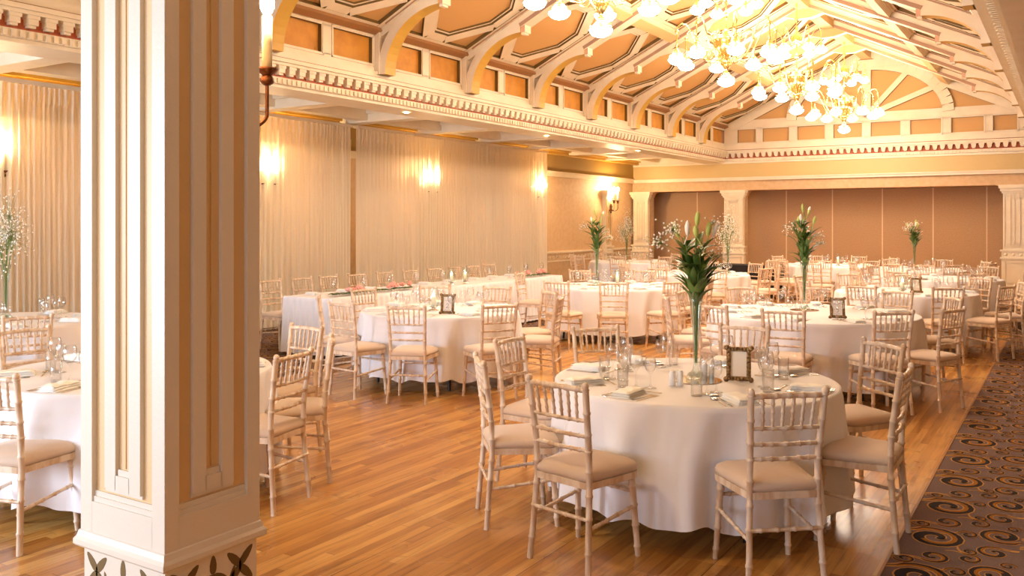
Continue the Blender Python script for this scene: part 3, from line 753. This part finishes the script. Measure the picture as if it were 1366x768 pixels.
# glassware
def g_goblet(h=.215, R=.042):
    b = MB(); b.lathe([(0, .002), (.036, .002), (.034, .005), (.008, .010), (.004, .03), (.004, h*.45), (.012, h*.49), (R*.8, h*.6), (R, h*.72), (R*.92, h*.88), (R*.78, h), (R*.75, h), (R*.89, h*.88), (R*.97, h*.72), (R*.76, h*.61), (0, h*.5)], M['glass'], 16); return b
def g_tumbler():
    b = MB(); b.lathe([(0, .001), (.03, .001), (.034, .13), (.032, .13), (.028, .012), (0, .012)], M['glass'], 16); return b
def mk(builder, name):
    return lambda: builder().build(name)
KG1 = Kit(mk(g_goblet, 'wine_glass')); KG2 = Kit(mk(lambda: g_goblet(.18, .034), 'wine_glass')); KT = Kit(mk(g_tumbler, 'tumbler'))
def napkin_mb():
    b = MB(); rnd = random.Random(3)
    for k, (w, l, z, th) in enumerate(((.062, .112, .0, .014), (.058, .108, .013, .013), (.054, .104, .025, .010))):
        vs = []; fs = []; nu, nv = 8, 12
        for sgn in (0, 1):
            for i in range(nu+1):
                for j in range(nv+1):
                    u = i/nu*2-1; v = j/nv*2-1; e = (1-abs(u)**6)*(1-abs(v)**8)
                    x = w*u*(1-.05*sin(v*2+k)); y = l*v+.004*sin(u*3+k)
                    vs.append((x, y, z + (th*e+.002*sin(v*7+u*3) if sgn else 0)+.002))
        o = (nu+1)*(nv+1)
        for i in range(nu):
            for j in range(nv):
                a = i*(nv+1)+j; fs.append((o+a, o+a+nv+1, o+a+nv+2, o+a+1)); 
        for i in range(nu):
            for j in (0, nv): a = i*(nv+1)+j; fs.append((a, a+nv+1, o+a+nv+1, o+a))
        for j in range(nv):
            for i in (0, nu): a = i*(nv+1)+j; fs.append((a, a+1, o+a+1, o+a))
        b.add(vs, fs, M['napkin'], False)
    return b
KN = Kit(mk(napkin_mb, 'folded_napkin'))
def outl(pts): return pts + [(-x, y) for x, y in reversed(pts)]
def fork_mb():
    b = MB(); hd = [(.006, -.10), (.0055, -.02), (.003, .02), (.004, .045), (.0115, .06), (.0125, .07)]
    b.slab(outl(hd), .001, .0035, M['steel'], None, ident)
    for k in range(4): x = -.0105+.007*k; b.slab([(x-.0017, .069), (x+.0017, .069), (x+.001, .105), (x-.001, .105)], .001, .0035, M['steel'], None, ident)
    return b
def knife_mb():
    b = MB(); b.slab([(-.006, -.11), (.006, -.11), (.005, 0), (.008, .01), (.010, .06), (.004, .115), (-.004, .11), (-.004, .005), (-.005, 0)], .001, .004, M['steel'], None, ident); return b
def spoon_mb():
    b = MB(); b.slab(outl([(.006, -.10), (.005, -.02), (.003, .03), (.004, .055)]), .001, .0035, M['steel'], None, ident)
    b.ball((0, .078, .006), .02, M['steel'], 14, 6, (1, 1.5, .28)); return b
KF = Kit(mk(fork_mb, 'fork')); KK = Kit(mk(knife_mb, 'knife')); KS = Kit(mk(spoon_mb, 'spoon'))
def plate_mb():
    b = MB(); b.lathe([(0, .002), (.055, .002), (.085, .012), (.084, .015), (.054, .006), (0, .005)], M['ceramic'], 28); return b
KP = Kit(mk(plate_mb, 'side_plate'))
def vase_mb():
    b = MB()
    b.lathe([(0, .003), (.06, .003), (.062, .012), (.05, .03), (.02, .06), (.014, .09), (.016, .2), (.024, .34), (.036, .45), (.05, .53), (.048, .53), (.034, .45), (.022, .34), (.014, .2), (.011, .1), (0, .08)], M['vglass'], 20)
    for k in range(14):
        a = k*2.4; r = .012+.034*((k*37 % 10)/10); b.ball((r*cos(a), r*sin(a), .022+.008*(k % 3)), .011, M['vglass'], 7, 5)
    return b
KV = Kit(mk(vase_mb, 'glass_vase'))
KMR = Kit(mk(lambda: (lambda b: (b.lathe([(0, 0), (.15, 0), (.152, .003), (.15, .006), (0, .006)], M['mirror'], 40, smooth=False), b)[1])(MB()), 'mirror_plate'))
def leaf(b, base, dirv, L, w, droop, m):
    d = Vector(dirv).normalized(); side = d.cross(Vector((0, 0, 1)))
    if side.length < .05: side = Vector((1, 0, 0))
    side.normalize(); p = Vector(base); vs = []; n = 7
    for i in range(n+1):
        t = i/n; ww = w*sin(pi*(t*.92+.06))**.8; up = side.cross(d).normalized()
        vs += [p-side*ww+up*ww*.35, p, p+side*ww+up*ww*.35]
        d = (d + Vector((0, 0, -droop/n))).normalized(); p = p + d*L/n
    fs = []
    for i in range(n): a = 3*i; fs += [(a, a+1, a+4, a+3), (a+1, a+2, a+5, a+4)]
    b.add(vs, fs, m, True)
def bouquet(seed, hgt, nbud, gyp, fluffy=False, scale=1.0):
    """origin at the vase foot; the vase top is at .53"""
    rnd = random.Random(seed); t = empty('lily_bouquet' if not fluffy else 'gypsophila_bouquet')
    b = MB()
    ends = []
    for k in range(4 if not fluffy else 7):
        a = 2*pi*k/4+rnd.random(); sp = .09 if not fluffy else .1
        e = (sp*cos(a), sp*sin(a), hgt*(.82+.12*rnd.random())); ends.append(e)
        b.tube([(.004*cos(a), .004*sin(a), .1), (.014*cos(a), .014*sin(a), .42), (.5*e[0], .5*e[1], .68), e], [.0035, .0035, .0045, .003], M['stem'], 6)
    ends.append((0, .01, hgt*.95)); b.tube([(0, 0, .1), (0, 0, .5), ends[-1]], .004, M['stem'], 6)
    b.build('stems', t)
    if not fluffy:
        b = MB()
        for k in range(72):
            e = ends[rnd.randrange(len(ends))]; u = rnd.random(); z = .42 + (hgt-.60)*u
            f = max(0, min(1, (z-.42)/(e[2]-.42))); a = rnd.random()*2*pi
            up = 2.1-1.5*u+.7*rnd.random(); L = (.20 if u < .6 else .15)*(.8+.4*rnd.random())
            leaf(b, (e[0]*f, e[1]*f, z), (cos(a), sin(a), up), L, .023 if u < .6 else .018, 1.2*rnd.random()+.2, M['leaf'])
        b.build('foliage', t)
        for k in range(nbud):
            e = ends[k % len(ends)]; a = rnd.random()*6.28; q = Vector((e[0]+.03*cos(a), e[1]+.03*sin(a), e[2]))
            d = Vector((e[0]*2+.2*cos(a), e[1]*2+.2*sin(a), 1)).normalized(); L = .072+.03*rnd.random()
            b = MB(); b.tube([Vector(e)-Vector((0,0,.05)), q, q+d*L*.1, q+d*L*.3, q+d*L*.6, q+d*L*.85, q+d*L], [.003, .003, .010, .015, .017, .011, .002], M['petal' if k % 3 == 2 else 'bud'], 8)
            o = b.build('lily_bud', t)
            if k % 3 == 2: o['label'] = 'white lily bud'
    for (ga, gz, gr, gn) in gyp:
        b = MB(); o0 = Vector((.05*cos(ga), .05*sin(ga), gz-.08)); c0 = Vector((gr*cos(ga), gr*sin(ga), gz))
        b.tube([(0, 0, .5), o0, c0], .0018, M['stem'], 4)
        for k in range(gn):
            v = Vector((rnd.gauss(0, 1), rnd.gauss(0, 1), rnd.gauss(0, 1)*(.7 if not fluffy else 1.5)))*(.04 if not fluffy else .075)
            if fluffy: v *= 1.0
            p = c0+v; b.tube([c0*.9+o0*.1, p], .0009, M['stem'], 3, caps=False); b.ball(p, .0065 if not fluffy else .0085, M['petal'], 5, 3)
        o = b.build('gypsophila_spray', t)
    return t
def lantern():
    t = empty('hurricane_lantern')
    b = MB(); b.lathe([(0, .002), (.055, .002), (.055, .012), (.02, .02), (.03, .035), (.05, .045), (.05, .05), (0, .05)], M['steel'], 18); b.build('foot', t)
    b = MB(); b.lathe([(.04, .05), (.062, .09), (.066, .14), (.052, .2), (.04, .24), (.044, .26)], M['vglass'], 20); b.build('glass_shade', t)
    b = MB(); b.lathe([(0, .05), (.026, .05), (.026, .15), (0, .15)], M['wax'], 14); c = b.build('candle', t)
    b = MB(); b.ball((0, 0, .17), .009, M['bulb'], 8, 6, (1, 1, 2)); b.build('flame', c); return t
KL = Kit(lantern)
def stroke_text(b, strokes, fr, r, m):
    for s in strokes: b.tube([fr(*p) for p in s], r, m, 5)
def smooth_pts(P, n=5):
    out = []
    for i in range(len(P)-1):
        p0, p1, p2, p3 = (Vector(P[max(i-1,0)]), Vector(P[i]), Vector(P[i+1]), Vector(P[min(i+2, len(P)-1)]))
        for j in range(n):
            t = j/n; out.append(tuple(.5*((2*p1)+(-p0+p2)*t+(2*p0-5*p1+4*p2-p3)*t*t+(-p0+3*p1-3*p2+p3)*t**3)))
    out.append(tuple(P[-1])); return out
DIG = {
 '2': [[(-.3, .25), (-.12, .55), (.18, .5), (.2, .15), (-.1, -.3), (-.38, -.5), (-.1, -.42), (.15, -.52), (.42, -.4)]],
 '5': [[(.3, .6), (-.1, .52), (-.22, .1), (.1, .14), (.22, -.15), (.05, -.5), (-.28, -.5)], [(-.1, .54), (.15, .6), (.38, .72)]],
 '4': [[(.05, .6), (-.35, -.05), (.0, -.1), (.38, -.02)], [(.22, .35), (.1, -.1), (-.02, -.62)]],
}
def table_frame(num, wd=.142, ht=.20):
    t = empty('photo_frame'); tilt = radians(14)
    def fr(u, v, h): return (u, -h*cos(tilt)+v*sin(tilt), v*cos(tilt)+h*sin(tilt)+.004)
    b = MB(); e = .026
    for (a, z0, c, z1) in ((-wd/2, 0, wd/2, e), (-wd/2, ht-e, wd/2, ht), (-wd/2, e, -wd/2+e, ht-e), (wd/2-e, e, wd/2, ht-e)):
        b.slab([(a, z0), (c, z0), (c, z1), (a, z1)], 0, .012, M['frame'], None, fr)
        n = 8
        for i in range(n+1):
            u = a+(c-a)*i/n if c-a > z1-z0 else (a+c)/2; v = z0+(z1-z0)*i/n if c-a <= z1-z0 else (z0+z1)/2
            q = fr(u, v, .012); b.ball(q, .0095, M['frame'], 6, 4)
    for u in (-wd/2, wd/2):
        for v in (0.008, ht-.005): b.ball(fr(u, v, .01), .017, M['frame'], 8, 5)
    b.build('border', t)
    b = MB(); b.slab([(-wd/2+e, e), (wd/2-e, e), (wd/2-e, ht-e), (-wd/2+e, ht-e)], 0, .004, M['card'], None, fr); c = b.build('card', t)
    if num:
        b = MB(); S = .042
        for s in DIG[num]: b.tube([fr(x*S, ht*.40+y*S, .0048) for x, y in smooth_pts(s)], .0017, M['ink'], 5)
        b.tube([fr((-.6+i*.12)*.045, ht*.40-.04+.003*sin(i*1.1), .0046) for i in range(11)], .0009, M['ink'], 4)
        # small script line above the numeral, as faint as in the photo
        b.tube([fr((-.7+i*.07)*.045, ht*.68+.004*sin(i*1.9), .0046) for i in range(21)], .0008, M['ink'], 4)
        b.build('numeral', c)
    b = MB(); b.slab([(-.03, .0), (.03, .0), (.015, ht*.7), (-.015, ht*.7)], 0, .003, M['black'], None, lambda u, v, h: (u, .1-v*.45+h+.0, v*.9+.002)); b.build('easel_back', t)
    return t
def cyl_pair(kind):
    b = MB(); b.lathe([(0, 0), (.017, 0), (.0185, .004), (.0185, .075), (.016, .085), (.008, .089), (0, .089)], M['ceramic'], 18); return b
KSA = Kit(mk(lambda: cyl_pair('s'), 'salt_shaker')); KPE = Kit(mk(lambda: cyl_pair('p'), 'pepper_shaker'))
TZ = .757
def P3(tc, dx, dz, z=TZ):
    x, y = W(tc[0]+dx, tc[1]+dz); return (x, y, z)
def rot_cam(f):
    dx, dy = W(*f); return atan2(-dx, dy)
def dress(tc, r, desc, chairs, lvl, seed, skip_c=(), md=.235):
    """tc camera-frame centre; chairs = offsets; lvl 3 full setting, 2 medium, 1 far"""
    x, y = W(*tc)
    t = make_table(r); t.location = (x, y, 0); tag(t, 'round folding table under the white cloth, the %s' % desc, 'table', 'round tables')
    c = cloth_mb(r, seed).build('tablecloth', loc=(x, y, 0)); tag(c, 'white floor-length cloth draped over the %s' % desc, 'tablecloth', 'white round tablecloths')
    rnd = random.Random(seed)
    for i, rel in enumerate(chairs):
        if i not in skip_c: chair_at(tc, rel[:2], desc, r, md, rnd.uniform(-.05, .05))
        d = sqrt(rel[0]**2+rel[1]**2); ux, uz = rel[0]/d, rel[1]/d; px, pz = uz, -ux   # p: diner's left->... sideways
        who = '%s (%s o\'clock), %s' % (word(*rel), clock(*rel), desc)
        def at(rad, side): return (ux*rad+px*side, uz*rad+pz*side)
        face = (-ux, -uz)
        def put(K, rad, side, lab, cat, grp, rz=0, z=TZ):
            ox, oz = at(rad, side); K.place(P3(tc, ox, oz, z), rot_cam(face)+rz, uniq(lab+', '+who), cat, grp)
        put(KN, r-.15, rnd.uniform(-.015, .015), 'folded white napkin', 'napkin', 'folded white napkins', rnd.uniform(-.2, .2))
        if lvl >= 2:
            put(KF, r-.14, -.085, 'steel fork left of the napkin', 'fork', 'forks', rnd.uniform(-.05, .05))
            put(KK, r-.14, .085, 'steel knife right of the napkin', 'knife', 'knives', rnd.uniform(-.05, .05))
        if lvl >= 3:
            put(KF, r-.14, -.115, 'outer steel fork', 'fork', 'forks'); put(KS, r-.14, .115, 'steel soup spoon', 'spoon', 'spoons')
        if lvl >= 2: put(KS, r-.31, .0, 'steel dessert spoon lying above the napkin', 'spoon', 'spoons', pi/2)
        if lvl >= 3: put(KT, r-.33, .17, 'clear tumbler', 'glass', 'tumblers')
        put(KG1, r-.36, .10, 'large wine glass', 'glass', 'wine glasses'); put(KG2, r-.40, .03, 'small wine glass', 'glass', 'wine glasses')
BOU = {}
def vase_and_flowers(tc, off, desc, kind, lab, rz=0):
    KMR.place(P3(tc, *off), 0, uniq('round mirror plate under the vase, %s' % desc), 'mirror plate', 'mirror plates')
    p = P3(tc, *off, TZ+.006); KV.place(p, 0, uniq('tall slender trumpet vase of clear glass, %s' % desc), 'vase', 'trumpet vases')
    if kind not in BOU:
        specs = dict(lily=(11, .965, 6, [(3.2, .90, .15, 50), (3.1, .82, .22, 40), (.3, .94, .12, 16), (.2, .74, .14, 22)], False),
                     lily2=(23, 1.1, 6, [(3.3, .88, .2, 26), (.1, .72, .2, 30), (6.0, .8, .15, 18)], False),
                     gyp=(5, .88, 0, [(0, .78, .09, 110), (2, .86, .07, 110), (4, .70, .1, 100), (1, 1.0, .03, 80), (3, .66, .12, 70)], True))
        BOU[kind] = Kit(lambda s=specs[kind]: bouquet(*s))
    BOU[kind].place(p, rz, lab, 'flowers', 'flower arrangements in tall vases')
TALL = [(1.10, 5.35, .84), (3.15, 9.28, 1.05), (-.78, 9.6, .85), (-2.42, 5.7, .84), (-4.9, 8.55, .84), (1.48, 13.2, .92), (3.43, 16.3, .92), (5.38, 12.1, .9), (7.35, 15.0, .88), (8.2, 17.8, .85), (7.05, 19.6, .95), (2.85, 21.6, .95), (5.4, 20.3, .75)]
# --- foreground table
T1 = (1.10, 5.35)
ch1 = [(-.725, -.83), (.15, -1.02), (.76, -.52), (1.10, .34), (-1.06, -.23), (-.92, .53), (-.40, 1.03), (.55, 1.15)]
dress(T1, .84, 'foreground lily table', ch1, 3, 1, md=.12)
vase_and_flowers(T1, (.0, -.06), 'foreground lily table', 'lily', 'tall green lily and gypsophila bouquet on the foreground table', YAW)
def face_frame(num, p, yaw_off, lab):
    f = table_frame(num); f.location = p; f.rotation_euler = (0, 0, yaw_off); tag(f, lab, 'picture frame', 'ornate table frames'); return f
face_frame(None, P3(T1, .245, -.10), YAW-.28, 'ornate bronze frame beside the vase on the foreground table')
for k, (dx, dz) in enumerate(((-.17, -.22), (.07, .03))):
    KSA.place(P3(T1, dx, dz), 0, 'white ceramic salt shaker, %s the vase on the foreground table' % ['left in front of', 'right behind'][k], 'shaker', 'table shakers')
    KPE.place(P3(T1, dx+.045, dz+.005), 0, 'white ceramic pepper shaker, %s the vase on the foreground table' % ['left in front of', 'right behind'][k], 'shaker', 'table shakers')
# --- table with frame 5
T2 = (3.15, 9.28)
ch2 = [(-.64, -1.2), (.17, -1.28), (.72, -1.08), (-1.08, -.75), (-1.3, .02), (-1.0, .75), (-.33, 1.22), (.45, 1.2), (1.08, .72), (1.25, .0)]
dress(T2, 1.05, 'table numbered five', ch2, 2, 2, md=.2)
vase_and_flowers(T2, (-.0, .25), 'table numbered five', 'lily2', 'tall lily bouquet with side gypsophila on the table numbered five', YAW+.2)
face_frame('5', P3(T2, .06, -.56), YAW-.18, 'bronze frame with a script 5 on the second right-hand table')
# --- table with frame 2
T3 = (-.78, 9.6)
ch3 = [(-.17, -1.1), (.56, -.98), (-.74, -.82), (-1.04, -.22), (-.8, .7), (-.15, 1.08), (.5, .98), (1.06, -.3), (1.0, .38)]
dress(T3, .85, 'table numbered two', ch3, 2, 3, md=.18)
face_frame('2', P3(T3, .11, -.45), YAW-.12, 'gold frame with a script 2 on the table before the head table')
KL.place(P3(T3, -.06, -.1), 0, 'hurricane lantern with a lit candle on the table numbered two', 'lantern', 'hurricane lanterns')
# --- table behind the pillar
T12 = (-2.42, 5.70)
ch12 = [(-.22, -.93), (.90, -.32), (.98, .22), (.72, .82), (-1.0, .70), (-.9, -.35), (-.2, 1.1)]
dress(T12, .84, 'table behind the pillar', ch12, 3, 4, md=.08)
T13 = (-4.9, 8.55)
ch13 = [(.7, -.95), (.25, 1.1), (.95, .55), (-.1, -1.15), (1.1, -.15)]
dress(T13, .84, 'table numbered four', ch13, 2, 5)
face_frame('4', P3(T13, .0, -.35), YAW-.05, 'frame with a script 4 on the leftmost table')
vase_and_flowers(T13, (-.05, .1), 'table numbered four', 'gyp', 'tall white gypsophila bouquet at the left edge')
# --- mid and far tables
T5 = (1.48, 13.2)
ch5 = [(-.78, -1.25), (-.13, -1.4), (.6, -1.25), (1.15, -.5), (1.2, .4), (.6, 1.1), (-.3, 1.2), (-1.15, .5)]
dress(T5, .92, 'mid-left lily table', ch5, 2, 6)
vase_and_flowers(T5, (-.2, .15), 'mid-left lily table', 'lily2', 'lily and gypsophila bouquet in front of the left wall pilaster', YAW)
KL.place(P3(T5, .08, -.1), 0, 'hurricane lantern on the mid-left table with lilies', 'lantern', 'hurricane lanterns')
T7 = (3.43, 16.3)
ring = lambda n, R, a0: [(R*sin(a0+2*pi*k/n), R*cos(a0+2*pi*k/n)) for k in range(n)]
dress(T7, .92, 'far middle gypsophila table', ring(9, 1.22, .35), 1, 7)
vase_and_flowers(T7, (.55, .0), 'far middle gypsophila table', 'gyp', 'airy white gypsophila bouquet behind the foreground lilies')
T9 = (5.38, 12.1)
ch9 = [(-.9, -.98), (-.1, -1.2), (.6, -1.0), (1.15, -.35), (1.1, .45), (-.2, 1.2), (-1.2, -.1), (-.95, .85), (.5, 1.1)]
dress(T9, .90, 'right table with white lantern', ch9, 1, 8)
KL.place(P3(T9, -.15, -.25), 0, 'white lantern on the third right-hand table', 'lantern', 'hurricane lanterns')
face_frame(None, P3(T9, .06, -.2), YAW-.1, 'small dark frame beside the lantern on the third right-hand table')
T10 = (7.35, 15.0)
dress(T10, .88, 'fourth right-hand table by carpet', ring(8, 1.15, .2), 1, 9)
T14 = (8.2, 17.8)
dress(T14, .85, 'far right lily table', ring(8, 1.12, .0), 1, 10)
vase_and_flowers(T14, (-.1, .0), 'far right lily table', 'lily', 'small dark green lily bouquet against the far partition', 1.0)
T8 = (7.05, 19.6)
dress(T8, .95, 'far centre candle-lamp table', ring(9, 1.22, .1), 1, 11)
KL.place(P3(T8, .1, -.2), 0, 'white candle lamp on the far centre table', 'lantern', 'hurricane lanterns')
T6 = (2.85, 21.6)
dress(T6, .95, 'far left corner table', ring(8, 1.2, .3), 1, 12)
vase_and_flowers(T6, (-.05, .0), 'far left corner table', 'gyp', 'white bouquet on the far left corner table')
# stray chairs near the far black-draped table
for k, (xc, zc, fx, fz) in enumerate(((4.95, 18.0, -.9, .3), (5.22, 18.38, -.9, -.2), (5.75, 18.2, .9, .3), (6.0, 17.2, .8, .5))):
    x, y = W(xc, zc); KCH.place((x, y, 0), rot_cam((fx, fz)), 'limewashed spindle-back chair standing by the black-draped table, %s of four' % ['leftmost', 'second from left', 'third from left', 'rightmost'][k], 'chair', 'chairs by the black-draped table')
x, y = W(5.4, 20.3)
b = MB(); b.box((-.75, -.35, .70), (.75, .35, .74), M['black']); 
for i in range(40):
    pass
vs = []; fs = []; per = []
for (ax, ay), (bx, by) in (((-.76, -.36), (.76, -.36)), ((.76, -.36), (.76, .36)), ((.76, .36), (-.76, .36)), ((-.76, .36), (-.76, -.36))):
    for i in range(24): per.append((ax+(bx-ax)*i/24, ay+(by-ay)*i/24))
n = len(per)
for i, (px, py) in enumerate(per):
    s = 1+.02*sin(i*1.3); vs += [(px, py, .742), (px*s*1.01, py*s*1.02, .01)]
for i in range(n): k = (i+1) % n; fs.append((2*i, 2*i+1, 2*k+1, 2*k))
b.add(vs, fs, M['black'], True)
o = b.build('draped_table', loc=(x, y, 0), rz=YAW*0); tag(o, 'low table draped in black cloth by the far wall', 'table')
# ------------------------------------------------------------------ head table
HX0, HX1, HY0, HY1 = -8.62, -7.78, 8.1, 14.0
t = empty('head_table', ((HX0+HX1)/2, (HY0+HY1)/2, 0)); tag(t, 'long rectangular head table in front of the curtains', 'table')
b = MB(); hw, hl = (HX1-HX0)/2-.02, (HY1-HY0)/2-.02; b.box((-hw, -hl, .71), (hw, hl, .745), M['ply']); b.build('tabletop', t)
for sx in (-1, 1):
    for k in range(4): b = MB(); b.tube([(sx*(hw-.08), -hl+.1+k*(2*hl-.2)/3, 0), (sx*(hw-.08), -hl+.1+k*(2*hl-.2)/3, .71)], .018, M['darkmetal'], 8); b.build('leg', t)
b = MB(); per = []
def edge(p, q, n):
    for i in range(n): per.append((p[0]+(q[0]-p[0])*i/n, p[1]+(q[1]-p[1])*i/n, (q[1]-p[1], -(q[0]-p[0]))))
hx, hy = (HX1-HX0)/2, (HY1-HY0)/2
edge((-hx, -hy), (hx, -hy), 60); edge((hx, -hy), (hx, hy), 400); edge((hx, hy), (-hx, hy), 60); edge((-hx, hy), (-hx, -hy), 400)
vs = []; fs = []; n = len(per); zs = [.752, .745, .70, .5, .3, .04]
for i, (px, py, nn) in enumerate(per):
    L = sqrt(nn[0]**2+nn[1]**2); nx, ny = nn[0]/L, nn[1]/L; s = i*.0147
    for j, z in enumerate(zs):
        tt = (.752-z)/.71; A = .006+.03*tt
        o_ = A*sin(s*2*pi/.12+.8*sin(s*3.1)) + .012 + .03*tt if j > 1 else (.0 if j == 0 else .008)
        vs.append((px+nx*o_, py+ny*o_, z))
k = len(zs)
for i in range(n):
    i2 = (i+1) % n
    for j in range(k-1): fs.append((i*k+j, i*k+j+1, i2*k+j+1, i2*k+j))
b.add(vs, fs, M['cloth'], True); b.add([(-hx, -hy, .752), (hx, -hy, .752), (hx, hy, .752), (-hx, hy, .752)], [(0, 1, 2, 3)], M['cloth'])
o = b.build('table_skirt', loc=((HX0+HX1)/2, (HY0+HY1)/2, 0)); tag(o, 'white pleated floor-length skirt on the long head table', 'tablecloth')
ordn = ['first', 'second', 'third', 'fourth', 'fifth', 'sixth', 'seventh', 'eighth', 'ninth', 'tenth']
for k, y in enumerate((8.42, 9.0, 9.55, 10.15, 10.8, 11.45, 12.1, 12.7, 13.25, 13.8)):
    KCH.place((-9.0, y, 0), -pi/2+random.uniform(-.06, .06), 'pale spindle-back chair behind the head table, %s from the left' % ordn[k], 'chair', 'chairs behind the head table')
    w = 'place %s from the left, head table' % ordn[k]
    KN.place((-8.42, y, .753), pi/2, 'folded white napkin, '+w, 'napkin', 'folded white napkins')
    KG1.place((-8.2, y+.18, .753), 0, 'large wine glass, '+w, 'glass', 'wine glasses')
    KG2.place((-8.14, y+.09, .753), 0, 'small wine glass, '+w, 'glass', 'wine glasses')
def garland(seed, L):
    rnd = random.Random(seed); t = empty('flower_garland'); b = MB()
    for k in range(int(70*L)):
        y = rnd.uniform(-L/2, L/2); a = rnd.random()*6.28; leaf(b, (rnd.uniform(-.03, .03), y, .02), (cos(a), sin(a), .6), .1, .02, .9, M['leaf'])
    b.build('foliage', t)
    for k in range(int(16*L)):
        y = rnd.uniform(-L/2, L/2); 
        if abs(y) < L*.14: continue
        b = MB(); x, z, r = rnd.uniform(-.05, .05), .05+rnd.random()*.04, .03+.015*rnd.random()
        for q in range(7):
            a = q*2.4; b.ball((x+r*.5*cos(a), y+r*.5*sin(a), z+.004*q), r*.6, M['pinkpetal'], 7, 5, (1, 1, .7))
        b.build('pink_bloom', t)
    return t
for k, (y, L) in enumerate(((9.15, 1.6), (13.3, 1.0))):
    g_ = garland(3+k, L); g_.location = (-7.98, y, .753); tag(g_, 'pink rose and fern garland on the head table, %s end' % ['left', 'right'][k], 'flowers', 'garlands on the head table')
for k, y in enumerate((10.9, 11.25)): KL.place((-7.98, y, .753), 0, 'glass candle lantern near the middle of the head table, %s one' % ['left', 'right'][k], 'lantern', 'hurricane lanterns')
# ------------------------------------------------------------------ lights
def area(name, loc, rot, sx, sy, power, col):
    l = bpy.data.lights.new(name, 'AREA'); l.shape = 'RECTANGLE'; l.size = sx; l.size_y = sy; l.energy = power; l.color = col
    o = bpy.data.objects.new(name, l); COL.objects.link(o); o.location = loc; o.rotation_euler = rot; return o
for i, (a, c) in enumerate(wins):
    area('window_daylight', ((a+c)/2, YB+.02, 1.8), (radians(90), 0, 0), c-a, 2.2, [300, 140, 26, 20][i], (.70, .83, 1.0))
wd = bpy.data.worlds.new('World'); SC.world = wd; wd.use_nodes = True
wd.node_tree.nodes['Background'].inputs[0].default_value = (.75, .85, 1, 1); wd.node_tree.nodes['Background'].inputs[1].default_value = .8
# ------------------------------------------------------------------ camera
cd = bpy.data.cameras.new('camera'); cam = bpy.data.objects.new('camera', cd); COL.objects.link(cam)
cd.sensor_width = 36; cd.lens = 36*FPX/1366; cd.shift_y = -87/1366; cd.clip_start = .05
cam.location = (0, 0, CAMH); cam.rotation_euler = (radians(90), 0, YAW); SC.camera = cam
SC.view_settings.view_transform = 'Standard'; SC.view_settings.look = 'None'; SC.view_settings.gamma = 1; SC.view_settings.use_curve_mapping = False
SC.view_settings.exposure = 0.88
SC.cycles.use_denoising = True
SC.cycles.max_bounces = 8; SC.cycles.diffuse_bounces = 4; SC.cycles.glossy_bounces = 4; SC.cycles.transparent_max_bounces = 24; SC.cycles.transmission_bounces = 4
SC.cycles.sample_clamp_indirect = 6
SC.cycles.caustics_reflective = False; SC.cycles.caustics_refractive = False
SC.cycles.use_light_tree = True
